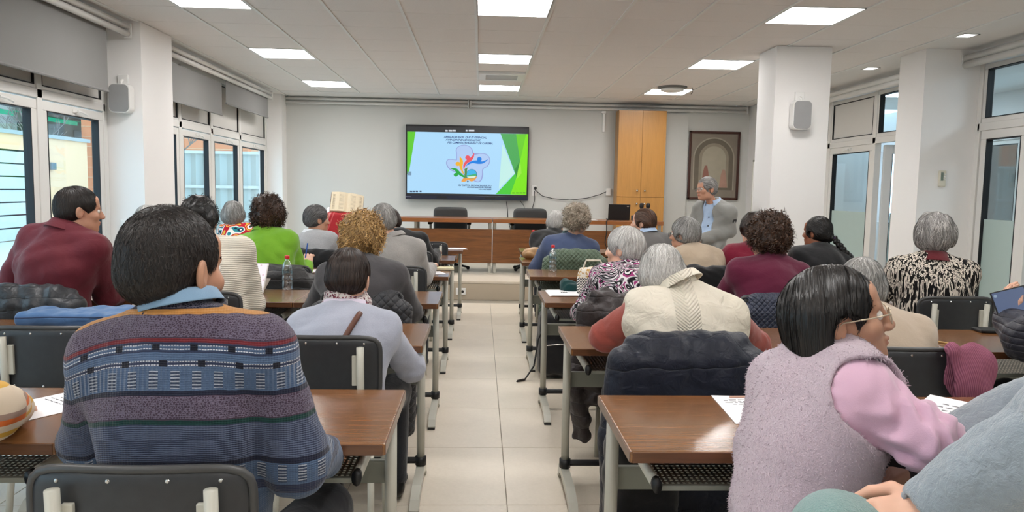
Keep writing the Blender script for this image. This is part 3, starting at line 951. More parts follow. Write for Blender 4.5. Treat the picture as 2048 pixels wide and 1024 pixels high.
CBZ, CBH, CBW = 0.745, 0.235, 0.42
def make_chair():
    C = empty('classroom_chair')
    plate = plate_sdf(CBW, CBH, .06, .018, .025, CBZ, -.20, 'backrest', M['vinyl'], C)
    # piping round the rim
    rim = []
    for k in range(64):
        a = 2 * PI * k / 64; ca, sa = math.cos(a), math.sin(a)
        p = 7.0; q = (abs(ca) ** p + abs(sa) ** p) ** (-1 / p)
        x, z = ca * q * CBW / 2, sa * q * CBH / 2
        rim.append((x, -.20 - .025 * (1 - (x / (CBW / 2)) ** 2), CBZ + z))
    MB().tube(rim + rim[:1], .0095, 6, caps=False).build('rim', M['vinyl_edge'], plate, True)
    rv = MB().ball((0, 0, 0), (.0045, .003, .0045), 8, 5).mesh('rivet')
    for x, z in ((-.15, .095), (-.05, .098), (.06, .098), (.155, .095), (-.12, -.098), (-.01, -.1), (.11, -.098)):
        o = link('rivet', rv, M['rivet'], plate); o.location = (x, -.2 - .025 * (1 - (x / (CBW / 2)) ** 2) - .0095, CBZ + z)
    plate_sdf(.40, .40, .06, .03, 0.0, 0, 0, 'seat', M['vinyl'], C)
    seat = C.children[-1]; seat.rotation_euler = (R(-92), 0, 0); seat.location = (0, 0, .445)
    for s in (-1, 1):
        x = s * .145
        MB().tube([(x, -.155, .42), (x, -.205, .52), (x, -.236, .64), (x, -.246, .832)], .0135, 10).build('back_post', M['steel'], C, True)
        MB().box(x * .86 - .011, x * .86 + .011, -.238, -.226, .69, .80, .002).build('bracket', M['steel'], C)
        MB().tube([(s * .17, .17, .43), (s * .18, .20, .0)], .0125, 10).build('leg', M['steel'], C, True)
        MB().tube([(s * .17, -.16, .43), (s * .18, -.22, .0)], .0125, 10).build('leg', M['steel'], C, True)
        MB().tube([(s * .17, -.16, .425), (s * .17, .17, .425)], .0125, 8).build('seat_rail', M['steel'], C)
    MB().tube([(-.17, -.15, .425), (.17, -.15, .425)], .0115, 8).build('crossbar', M['steel'], C)
    return C
# (side, row, column, dx, distance of the chair origin before the desk edge, turn, label)
CH = [
 ('L', 0, 0, 0, .235, 0, 'black vinyl chair holding the man in the striped knit sweater'),
 ('L', 0, 1, -.05, .30, 8, 'black vinyl chair at the left edge, nearest row'),
 ('L', 1, 0, .075, .17, 0, 'black vinyl chair under the woman in the pale grey cardigan with shoulder strap'),
 ('L', 1, 1, -.14, .04, 0, 'empty black vinyl chair beside the blue bag'),
 ('L', 2, 0, .03, .10, 0, 'black chair of the curly blonde woman in dark grey'),
 ('L', 2, 1, .05, .22, 0, 'black chair of the person in the cream ribbed sweater'),
 ('L', 2, 2, .05, .24, 0, 'black chair covered by a black padded jacket, left'),
 ('L', 3, 0, .06, .18, 0, 'black chair of the grey-haired person in the grey cardigan'),
 ('L', 3, 1, .10, .22, 0, 'black chair of the person in the bright green sweater'),
 ('L', 3, 2, .05, .22, 0, 'black chair of the white-haired person by the pillar'),
 ('L', 4, 0, .02, .20, 0, 'black chair of the person all in black'),
 ('L', 4, 1, .05, .20, 0, 'black chair of the grey-haired woman in a light grey sweater'),
 ('L', 4, 2, .20, .20, 0, 'black chair of the person in the colourful scarf'),
 ('L', 5, 0, .10, .10, 0, 'empty black chair at the farthest left desk'),
 ('R', 0, 0, -.09, .28, 95, 'black chair under the woman in the lavender fleece vest'),
 ('R', 0, 1, -.315, .77, 52, 'chair of the person in the grey sweatshirt, right edge'),
 ('R', 1, 0, -.05, .22, 0, 'chair covered by a navy quilted coat behind the cream vest'),
 ('R', 1, 1, -.03, .26, 0, 'black vinyl chair with a pink knit hat hung on it'),
 ('R', 1, 2, .05, .30, 0, 'chair of the person in the navy jacket, right edge'),
 ('R', 2, 0, .02, .26, 0, 'chair covered by a dark brown coat, third row'),
 ('R', 2, 1, -.02, .22, 0, 'chair covered by a navy quilted jacket behind the maroon cardigan'),
 ('R', 2, 2, .16, .19, 0, 'black vinyl chair of the woman in the black and white print'),
 ('R', 3, 1, .0, .22, 0, 'chair of the woman in beige, fourth row'),
 ('R', 3, 2, .0, .24, 0, 'chair of the woman with the long braid'),
 ('R', 4, 0, .02, .20, 0, 'chair covered by a green quilted jacket'),
 ('R', 4, 1, .0, .22, 0, 'chair of the brown-haired person in dark grey'),
 ('R', 5, 0, -.0, .22, 0, 'chair of the white-haired person in the black vest'),
]
chair0 = None; CHAIRS = {}
for sd, r, c, dx, dy, rot, lab in CH:
    if chair0 is None: C = chair0 = make_chair()
    else: C = copy_tree(chair0)
    x = (COLS_L if sd == 'L' else COLS_R)[c] + dx; y = (ROWS_L if sd == 'L' else ROWS_R)[r] - dy
    C.location = (x, y, 0); C.rotation_euler = (0, 0, R(rot))
    CHAIRS[(sd, r, c)] = (x, y)
    tag(C, lab, 'chair', 'black classroom chairs')

# ---------------------------------------------------------------- speakers' tables on the dais
M['walnut'] = wood('dark_oak_panel', sr(120, 74, 34), 'x', .38, .2, .55, .8)
M['tabletop'] = wood('table_top_wood', sr(150, 92, 48), 'x', .3, .3, .3)
YT = 10.22
for k, (x0, x1) in enumerate(((-1.62, .165), (.175, 1.40), (1.41, 2.56))):
    T = empty('dais_table', ((x0 + x1) / 2, YT, ZD))
    tag(T, ('long wooden speakers\' table on the dais, left of the joint under the screen', 'wooden speakers\' table on the dais, middle, before the right half of the screen', 'wooden speakers\' table on the dais, right, carrying the laptop')[k], 'table', 'speakers\' tables on the dais')
    w = (x1 - x0) / 2
    MB().box(-w, w, 0, .62, .705, .762, .004).build('top', M['tabletop'], T)
    MB().box(-w, w, .06, .085, .14, .615, .003).build('front_panel', M['walnut'], T)
    for sx in (-1, 1):
        for yy in (.12, .55):
            xx = sx * (w - (.03 if sx > 0 or k else .72))
            MB().box(xx - .02, xx + .02, yy - .02, yy + .02, 0, .705, .003).build('leg', M['steel'], T)
# chairs behind the tables
M['office'] = plain('charcoal_upholstery', sr(58, 60, 60), .7, bump=.1)
for px, lab in ((901, 'dark upholstered armchair behind the left dais table'), (1060, 'dark upholstered armchair behind the dais table right of the joint')):
    p = at(px, 440, 10.95)
    O = empty('office_chair', (p[0], 10.95, ZD)); tag(O, lab, 'chair', 'office chairs on the dais')
    plate_sdf(.50, .40, .1, .07, .02, .70, 0.0, 'backrest', M['office'], O)
    plate_sdf(.48, .46, .1, .08, .0, 0, 0, 'seat', M['office'], O)
    O.children[-1].rotation_euler = (R(90), 0, 0); O.children[-1].location = (0, -.25, .46)
    for s in (-1, 1):
        MB().box(s * .28 - .03, s * .28 + .03, -.36, -.10, .655, .69, .012).build('armrest', M['black'], O)
        MB().tube([(s * .28, -.22, .655), (s * .27, -.22, .46)], .018, 8).build('arm_post', M['steel'], O)
    MB().tube([(0, -.25, .42), (0, -.25, .1)], .03, 10).build('column', M['chrome'], O)
    for q in range(5):
        a = 2 * PI * q / 5
        MB().tube([(0, -.25, .1), (.26 * math.cos(a), -.25 + .26 * math.sin(a), .04)], [.022, .014], 8).ball((.27 * math.cos(a), -.25 + .27 * math.sin(a), .028), .027, 8, 6).build('base_spoke', M['black'], O)

# ---------------------------------------------------------------- tall cabinet
M['cab'] = wood('honey_cabinet_wood', sr(192, 138, 70), 'z', .4, .15, .14, .7)
M['cab_side'] = wood('cabinet_side_wood', sr(168, 128, 84), 'z', .5, .1, .12, .7)
Cb = empty('wooden_cabinet', (2.575, 11.85, ZD)); tag(Cb, 'tall honey-coloured wooden cabinet with four doors against the front wall', 'cabinet')
MB().box(-.385, .385, 0.02, .30, 0, 2.47).build('body', M['cab_side'], Cb)
for x0, x1, s in ((-.383, -.002, 1), (.002, .383, -1)):
    for z0, z1, kz in ((.02, 1.083, .98), (1.09, 2.465, 1.19)):
        d = MB().box(x0, x1, 0, .02, z0, z1, .002, 1).build('door', M['cab'], Cb)
        MB().lathe([(.009, 0), (.009, -.014), (.017, -.02), (.017, -.03), (.009, -.036)], ((x1 - .06) if s > 0 else (x0 + .06), 0, kz), 12, 'y').build('knob', M['chrome'], d, True)

# ---------------------------------------------------------------- framed print: plain generic arches in muted fresco colours
Pn = empty('framed_picture', (3.855, YW, 0)); tag(Pn, 'brown framed picture of pale fresco-coloured arches on the front wall', 'picture')
zc, w2, h2 = 1.865, .427, .565
fr = MB()
fr.box(-w2, w2, -.035, 0, zc + h2 - .04, zc + h2, .006).box(-w2, w2, -.035, 0, zc - h2, zc - h2 + .04, .006).box(-w2, -w2 + .04, -.035, 0, zc - h2, zc + h2, .006).box(w2 - .04, w2, -.035, 0, zc - h2, zc + h2, .006)
fr.build('frame', wood('mahogany_frame', sr(70, 34, 24), 'z', .35, .3), Pn)
ca = MB().box(-w2 + .04, w2 - .04, -.015, -.005, zc - h2 + .04, zc + h2 - .04).build('canvas', plain('fresco_ground', sr(138, 128, 116), .7, var=.12, scale=6), Pn)
def arch(r, z0, dy, c, name):
    pts = [(-r, z0), (r, z0)] + [(r * math.cos(a), .12 + zc + r * math.sin(a)) for a in np.linspace(0, PI, 25)]
    MB().prism(pts, -.0155 - dy - .0005, -.0155 - dy, 'xz').build('painted_arch', plain(name, c, .7, var=.12, scale=8), ca)
arch(.345, zc - .40, .0005, sr(168, 158, 142), 'fresco_a'); arch(.325, zc - .40, .0015, sr(112, 103, 90), 'fresco_b')
arch(.25, zc - .36, .0025, sr(150, 141, 124), 'fresco_c'); arch(.20, zc - .36, .0035, sr(172, 164, 146), 'fresco_d')
for x, hgt, c in ((-.13, .36, sr(150, 104, 92)), (.17, .30, sr(176, 140, 124))):
    MB().prism([(x - .07, zc - .36), (x + .07, zc - .36), (x + .045, zc - .36 + hgt * .7), (x + .02, zc - .36 + hgt), (x - .02, zc - .36 + hgt), (x - .045, zc - .36 + hgt * .7)], -.0205, -.02, 'xz').build('painted_shape', plain('fresco_rose', c, .7, var=.15, scale=10), ca)

# flip chart by the right corner
Fc = empty('flip_chart', (4.30, 11.3, ZD)); tag(Fc, 'white flip chart board on a stand behind the white column', 'flip chart')
p0 = at(1486, 322, 11.3)
MB().box(-.10, .45, -.015, .015, .55, p0[2] - ZD, .004).build('board', M['white'], Fc)
MB().box(-.11, .46, -.02, .02, p0[2] - ZD - .01, p0[2] - ZD + .02, .003).build('top_rail', M['steel_d'], Fc)
for x in (-.09, .42): MB().tube([(x, .03, p0[2] - ZD), (x, .03, 0)], .012, 8).build('leg', M['steel'], Fc)

# ---------------------------------------------------------------- interactive screen with its slide
TVY = YW - .12
Tv = empty('wall_screen', (-.225, TVY, 0)); tag(Tv, 'large black wall screen showing a blue and green slide', 'screen')
tw, z0, z1 = .995, 1.235, 2.43
MB().box(-tw, tw, 0, .10, z0, z1, .006).build('housing', plain('screen_housing', sr(20, 20, 24), .35), Tv)
b_ = MB().box(-tw, tw, -.012, 0.0, z0, z0 + .065, .004).build('lower_bezel', plain('navy_bezel', sr(24, 30, 52), .35), Tv)
scr = MB().box(-tw + .022, tw - .022, -.004, 0.0, z0 + .075, z1 - .03).build('display', emis('display_black', (.02, .02, .022), 1.0), Tv)
MB().box(-.99, -.9, -.0135, -.012, z0 + .032, z0 + .038).build('maker_mark', emis('mark_grey', (.3, .32, .4), 1), b_)
for x in (-.49, .29): MB().box(x, x + .17, -.0135, -.012, z0 + .02, z0 + .05).build('port_cover', M['black'], b_)
def SL(x, y):
    """slide coordinates measured on the photograph's screen -> metres on the display"""
    u = (x - 95) / 1428.0; v = (y - (125 + .026 * (x - 95))) / 740.0
    return (-tw + .025) + u * (2 * tw - .05), (z1 - .115) - v * (z1 - z0 - .215)
_slm = {}
def slide(poly, c, lay, name='slide_shape', k=1.0, smooth=0):
    P = [SL(*q) for q in poly]
    if smooth:
        n = len(P); out = []
        for i in range(n):
            p0, p1, p2, p3 = (np.array(P[(i + d) % n]) for d in (-1, 0, 1, 2))
            for t in np.linspace(0, 1, smooth, endpoint=False):
                out.append(tuple(.5 * ((2 * p1) + (-p0 + p2) * t + (2 * p0 - 5 * p1 + 4 * p2 - p3) * t * t + (-p0 + 3 * p1 - 3 * p2 + p3) * t ** 3)))
        P = out
    key = (c, k)
    if key not in _slm: _slm[key] = emis('slide_' + name, sr(*c), k * .8)
    mb = MB(); vs = [mb.bm.verts.new((x, -.0045 - .0004 * lay, z)) for x, z in P]
    f = mb.bm.faces.new(vs)
    bmesh.ops.triangulate(mb.bm, faces=[f])
    return mb.build(name, _slm[key], scr)
def circ(cx, cy, rx, ry, n=20): return [(cx + rx * math.cos(2 * PI * k / n), cy + ry * math.sin(2 * PI * k / n)) for k in range(n)]
slide([(95, 125), (1530, 163), (1523, 905), (95, 868)], (172, 218, 250), 0, 'slide_background')
slide([(95, 125), (192, 128), (118, 620), (95, 640)], (92, 200, 40), 1, 'green_facet')
slide([(1200, 156), (1385, 161), (1440, 480), (1400, 690)], (70, 168, 84), 1, 'green_facet')
slide([(1225, 280), (1375, 640), (1190, 830), (1310, 480)], (196, 238, 232), 1, 'pale_facet')
slide([(1385, 161), (1505, 163), (1440, 500)], (104, 206, 30), 2, 'green_facet')
slide([(1505, 163), (1531, 163), (1523, 905), (1320, 898), (1400, 690), (1440, 500)], (124, 228, 0), 3, 'green_facet')
slide([(1385, 640), (1400, 690), (1330, 898), (1155, 893)], (70, 200, 56), 4, 'green_facet')
slide([(1440, 480), (1462, 640), (1395, 720)], (150, 232, 60), 5, 'green_facet')
slide([(1375, 600), (1440, 480), (1400, 690)], (44, 140, 56), 6, 'green_facet')
slide([(670, 350), (715, 300), (790, 290), (860, 330), (890, 400), (960, 392), (1040, 405), (1082, 470), (1060, 545), (1000, 590), (1000, 660), (975, 730), (910, 740), (780, 660), (660, 620), (590, 580), (556, 510), (585, 462), (690, 462)], (150, 164, 218), 1, 'petal_shadow', 1, 5)
slide([(680, 350), (722, 306), (790, 297), (850, 335), (880, 410), (960, 400), (1035, 412), (1072, 470), (1050, 540), (990, 585), (985, 660), (965, 722), (915, 730), (790, 650), (670, 610), (600, 572), (566, 510), (590, 470), (700, 468)], (174, 202, 242), 2, 'petal', 1, 5)
slide([(770, 590), (762, 540), (785, 490), (830, 455), (870, 420), (888, 385), (886, 440), (855, 485), (815, 510), (785, 545)], (232, 80, 96), 3, 'figure_red', 1, 4)
slide(circ(812, 445, 28, 28), (232, 80, 96), 3, 'figure_red')
slide([(760, 640), (730, 590), (715, 545), (722, 500), (740, 470), (715, 430), (752, 470), (758, 520), (745, 570), (768, 625)], (240, 178, 40), 3, 'figure_yellow', 1, 4)
slide(circ(697, 520, 28, 26), (240, 178, 40), 3, 'figure_yellow')
slide([(790, 555), (820, 510), (870, 485), (930, 480), (990, 492), (1055, 468), (1000, 515), (940, 522), (870, 512), (815, 535)], (0, 126, 224), 3, 'figure_blue', 1, 4)
slide(circ(952, 465, 28, 28), (0, 126, 224), 3, 'figure_blue')
slide([(610, 575), (680, 578), (715, 610), (760, 655), (830, 690), (780, 690), (735, 668), (690, 640), (660, 600)], (20, 166, 60), 3, 'figure_green', 1, 4)
slide(circ(675, 652, 26, 22), (20, 166, 60), 3, 'figure_green')
slide(circ(862, 655, 66, 70, 28), (40, 74, 70), 3, 'emblem_ring'); slide(circ(861, 653, 61, 65, 28), (60, 180, 232), 4, 'emblem_sky')
slide([(802, 660), (850, 655), (915, 640), (921, 668), (880, 700), (820, 695)], (70, 176, 110), 5, 'emblem_field')
slide([(806, 676), (860, 672), (918, 668), (900, 690), (830, 690)], (220, 240, 226), 6, 'emblem_field')
slide([(740, 735), (770, 690), (815, 690), (870, 700), (925, 672), (905, 715), (860, 735), (820, 715), (790, 735)], (232, 160, 74), 7, 'emblem_hands', 1, 3)
slide([(775, 690), (783, 600), (770, 590), (800, 572), (822, 565), (806, 590), (806, 640), (795, 690)], (80, 140, 70), 7, 'emblem_plant', 1, 3)
slide(circ(817, 735, 12, 11), (96, 120, 140), 8, 'emblem_dot')
for bx in ((545, 572), (582, 626), (630, 668), (785, 806), (822, 888)):
    slide([(bx[0], 108), (bx[1], 109), (bx[1], 129), (bx[0], 128)], (210, 214, 222), 1, 'tool_bar_icon')
for x, w_ in ((100, 8), (128, 30), (162, 30), (198, 28), (244, 24)): slide([(x, 842), (x + w_, 843), (x + w_, 862), (x, 861)], (70, 92, 120), 4, 'tool_bar_icon')
for x in (1352, 1398, 1440, 1480): slide([(x, 872), (x + 30, 873), (x + 30, 888), (x, 887)], (90, 170, 40), 6, 'tool_bar_icon')
slide([(98, 608), (146, 610), (146, 656), (98, 654)], (120, 152, 178), 4, 'tool_bar_icon')
def slide_text(txt, x, y, size, c, right=False, shear=.3):
    cu = bpy.data.curves.new('slide_text', 'FONT'); cu.body = txt; cu.size = size; cu.shear = shear; cu.offset = .0012
    cu.align_x = 'RIGHT' if right else 'LEFT'
    t = bpy.data.objects.new('slide_text', cu); COL.objects.link(t)
    dg = bpy.context.evaluated_depsgraph_get()
    me = bpy.data.meshes.new_from_object(t.evaluated_get(dg)); bpy.data.objects.remove(t)
    o = link('slide_text', me, emis('slide_ink', sr(*c), 1.0), scr)
    o.rotation_euler = (R(90), 0, 0); px, pz = SL(x, y); o.location = (px, -.0095, pz)
slide_text('ARRELADES EN EL QUE ÉS ESSENCIAL,', 528, 203, .041, (28, 50, 110))
slide_text('AVANÇANT EN SINODALITAT,', 549, 237, .041, (28, 50, 110))
slide_text('PER CAMINS D\'EVANGELI I DE CARISMA.', 570, 271, .041, (28, 50, 110))
slide_text('XIV CAPÍTOL PROVINCIAL ELECTIU', 1100, 800, .034, (40, 60, 100), True, 0)
slide_text('PROVÍNCIA MARE DE DÉU DEL ROSER', 1100, 820, .023, (40, 60, 100), True, 0)
slide_text('BCN, ABRIL DE 2025', 1100, 842, .023, (40, 60, 100), True, 0)

# ---------------------------------------------------------------- loudspeakers, thermostat, switches, sockets, cables
def speaker(cx, y, z0, z1, label):
    S = empty('wall_speaker', (cx, y, 0)); tag(S, label, 'loudspeaker', 'grey wall loudspeakers')
    h = z1 - z0; w = .185
    m = MB(); m.prism([(x, (z0 + z1) / 2 + z) for x, z in rrect(w, h, .045, 6)], -.11, -.02, 'xz'); m.build('case', M['white'], S)
    m = MB(); m.prism([(x, (z0 + z1) / 2 + z) for x, z in rrect(w - .016, h - .016, .04, 6)], -.116, -.11, 'xz'); m.build('grille', plain('speaker_grille', sr(152, 152, 152), .8, bump=.4, bscale=900), S)
    MB().box(-.045, .045, -.03, 0, z1 + .005, z1 + .09, .006).build('wall_plate', M['white'], S)
    MB().tube([(0, -.03, z1 + .04), (0, -.06, z1 + .02), (0, -.06, z1 - .03)], .012, 8).build('bracket', M['white'], S)
speaker(-3.225, 6.91, 2.03, 2.285, 'grey rounded loudspeaker on the left pillar by the window')
speaker(3.11, 7.24, 2.04, 2.32, 'grey rounded loudspeaker on the white column at the right')
th = empty('thermostat', (4.565, 7.18, 1.59)); tag(th, 'cream air conditioning remote in its holder on the right pillar', 'thermostat')
MB().box(-.035, .035, -.025, 0, -.08, .08, .008).build('case', M['offwhite'], th)
MB().box(-.02, .005, -.027, -.024, -.02, .06, .001).build('display', plain('lcd_grey', sr(120, 132, 120), .3), th)
for k in range(3): MB().box(.012, .026, -.029, -.024, .035 - .025 * k, .048 - .025 * k, .002).build('button', M['white'], th)
def plate(name, label, cat, p, n, w=.085):
    S = empty(name, p); tag(S, label, cat)
    for k in range(n):
        MB().box(k * w, k * w + w - .003, -.012, 0, -.042, .042, .004).build('face_plate', M['white'], S)
        MB().box(k * w + .02, k * w + w - .023, -.016, -.011, -.025, .025, .003).build('rocker', M['white'], S)
p = at(242, 448, 6.91); plate('light_switch', 'white double light switch on the left pillar', 'switch', (p[0], 6.905, p[2]), 3)
p = at(922, 583, 9.33); S = empty('wall_socket', (p[0], 9.34, p[2])); tag(S, 'white double socket on the dais riser beside the aisle', 'socket')
MB().box(-.065, .06, -.012, 0, -.045, .045, .004).build('face_plate', M['white'], S); MB().lathe([(.018, -.013), (.018, -.011)], (.02, 0, 0), 12, 'y').build('outlet', M['black'], S)
p = at(1068, 381, YW); S = empty('wall_socket', (p[0], YW, p[2])); tag(S, 'white wall socket with a black plug right of the screen', 'socket')
MB().box(-.04, .04, -.012, 0, -.09, .09, .004).build('face_plate', M['white'], S); MB().lathe([(.022, -.05), (.024, -.01)], (0.02, 0, .04), 12, 'y').build('plug', M['black'], S)
p = at(1217, 384, YW); S = MB().box(p[0] - .045, p[0] + .03, YW - .04, YW, p[2] - .06, p[2] + .06, .004).build('junction_box', M['white']); tag(S, 'white junction box on the wall left of the cabinet', 'junction box')
def cable(label, pts, Y, r=.006):
    tag(MB().tube([tuple(at(x, y, Y)) for x, y in pts], r, 6).build('cable', M['black'], None, True), label, 'cable')
cable('black cable sagging across the wall from socket to junction box', [(1069, 379), (1085, 392), (1105, 397), (1140, 400), (1175, 396), (1200, 389), (1214, 383)], YW - .03)
cable('dark cable hanging below the screen beside the left dais chair', [(1013, 403), (1015, 420), (1016, 440), (1020, 455), (1022, 470)], YW - .03)
cable('dark cable hanging from the plug behind the right dais chair', [(1069, 382), (1069, 400), (1064, 420), (1062, 440)], YW - .03)
cable('thin dark cable looping below the right end of the screen', [(1041, 402), (1048, 412), (1052, 430)], YW - .03, .004)
# ---------------------------------------------------------------- people: builder
def rot(yaw=0, pitch=0, roll=0):
    """columns right, forward, up; yaw turns to the left of +Y, pitch looks down, roll tips to the right shoulder"""
    y, p, r = R(yaw), R(pitch), R(roll)
    Rz = np.array([[math.cos(y), -math.sin(y), 0], [math.sin(y), math.cos(y), 0], [0, 0, 1]])
    Rx = np.array([[1, 0, 0], [0, math.cos(p), math.sin(p)], [0, -math.sin(p), math.cos(p)]])
    Ry = np.array([[math.cos(r), 0, math.sin(r)], [0, 1, 0], [-math.sin(r), 0, math.cos(r)]])
    return Rz @ Rx @ Ry

def skin_mat(name, c, blush=(1.12, .88, .84)):
    m = Mt(name, .5, 0, .4)
    base = m.mix(m.noise(28, 4), dim(c, .90), dim(c, 1.08))
    warm = tuple(min(1, a * b) for a, b in zip(c, blush))
    base = m.mix(((m.noise(9, 2) - .5) * 2.5).sat() * .6, base, warm)
    lip = m.attr('lip')
    m.col(m.mix(lip, base, (c[0] * .75, c[1] * .40, c[2] * .42)))
    m.bump(m.noise(420, 2), .12, .0008)
    m.set(Subsurface_Weight=.08, Subsurface_Radius=(.01, .004, .002))
    return m.m
SK = {'light': skin_mat('skin_fair', sr(216, 170, 146)), 'mid': skin_mat('skin_warm', sr(196, 146, 120)), 'tan': skin_mat('skin_tan', sr(182, 136, 110)), 'brown': skin_mat('skin_brown', sr(150, 96, 70))}
def eye_material():
    m = Mt('eye_surface', .15)
    x, y, z = m.xyz()
    m.col(m.mix(y.gt(.0120), m.mix(y.gt(.0105), sr(226, 220, 212), sr(70, 46, 30)), (.005, .005, .005)))
    return m.m
M['eye'] = eye_material()
EYE = MB().ball((0, 0, 0), .0125, 16, 12).mesh('eye')

def hair_mat(name, dark, light, rough=.45):
    m = Mt(name, rough, 0, .4)
    r = m.attr('rnd')
    n = m.noise(7, 2)
    m.col(m.mix((r * .8 + n * .4 - .1).sat(), dark, light))
    m.set(Anisotropic=.5)
    return m.m

def hair_shell(p):
    t = p.get('t', .012); S = Sdf()
    S.ell((0, -.014, .036), (.075 + t * .8, .094 + t, .086 + t))
    S.ell((0, -.05, -.012), (.064 + t * .8, .050 + t, .052 + p.get('back', 0)), k=.03)
    if p.get('side', 0) > 0:
        for x in (-1, 1): S.ell((x * (.062 + t * .3), -.012, .0), (.02 + t * .6, .062, .035 + p['side']), k=.03)
    if 'long' in p:
        for x in (-1, 1):
            S.cap((x * .058, -.045, .03), (x * .064, -.05 + p.get('lfwd', 0), -p['long']), .036, .032, k=.05)
        S.cap((0, -.06, .02), (0, -.07, -p['long']), .055, .05, k=.05)
        for x in (-1, 1): S.cap((x * .04, -.055, .02), (x * .045, -.06, -p['long']), .05, .042, k=.05)
        S.cut((0, -.03, -p['long']), (0, -.1, -1), .2, .01)
    for q in p.get('extra', ()): S.ell(q[0], q[1], k=.03)
    fr = p.get('front', 0.0)
    if p.get('curl'):
        w = waves(p.get('seed', 3), 7, 60)
        S.fx(lambda F, x, y, z: F + p.get('lump', .006) * w(x, y, z))
    elif p.get('wave'):
        w = waves(p.get('seed', 3), 6, 45, (1, 1, .6))
        S.fx(lambda F, x, y, z: F + p['wave'] * w(x, y, z))
    S.ell((0, .115, -.045 + fr), (p.get('fw', .084), .085 + p.get('fd', 0), .115), k=.008, m='s')
    if p.get('ears', True):
        for x in (-1, 1): S.ell((x * .088, .006, -.02), np.array((.03, .028, .036)) * p.get('eark', 1), k=.008, m='s')
    return S

def ribbons(C, N, w, rnd, twist=.5):
    """C (n,k,3) centre lines, N (n,k,3) normals -> vertices, quads, rnd per vertex"""
    n, k, _ = C.shape
    T = np.gradient(C, axis=1); T /= np.linalg.norm(T, axis=2, keepdims=True) + 1e-9
    side = np.cross(T, N); side /= np.linalg.norm(side, axis=2, keepdims=True) + 1e-9
    nn = np.cross(side, T)
    a = RNG.uniform(-twist, twist, (n, 1, 1))
    side = side * np.cos(a) + nn * np.sin(a)
    tt = np.linspace(0, 1, k)[None, :, None]
    wd = w * (1 - .75 * tt ** 2) * RNG.uniform(.7, 1.3, (n, 1, 1))
    V = np.stack([C - side * wd, C + side * wd], 2).reshape(-1, 3)
    base = (np.arange(n)[:, None] * k + np.arange(k - 1)[None]) * 2
    Q = np.stack([base, base + 1, base + 3, base + 2], -1).reshape(-1, 4)
    return V, Q, np.repeat(rnd, 2 * k)

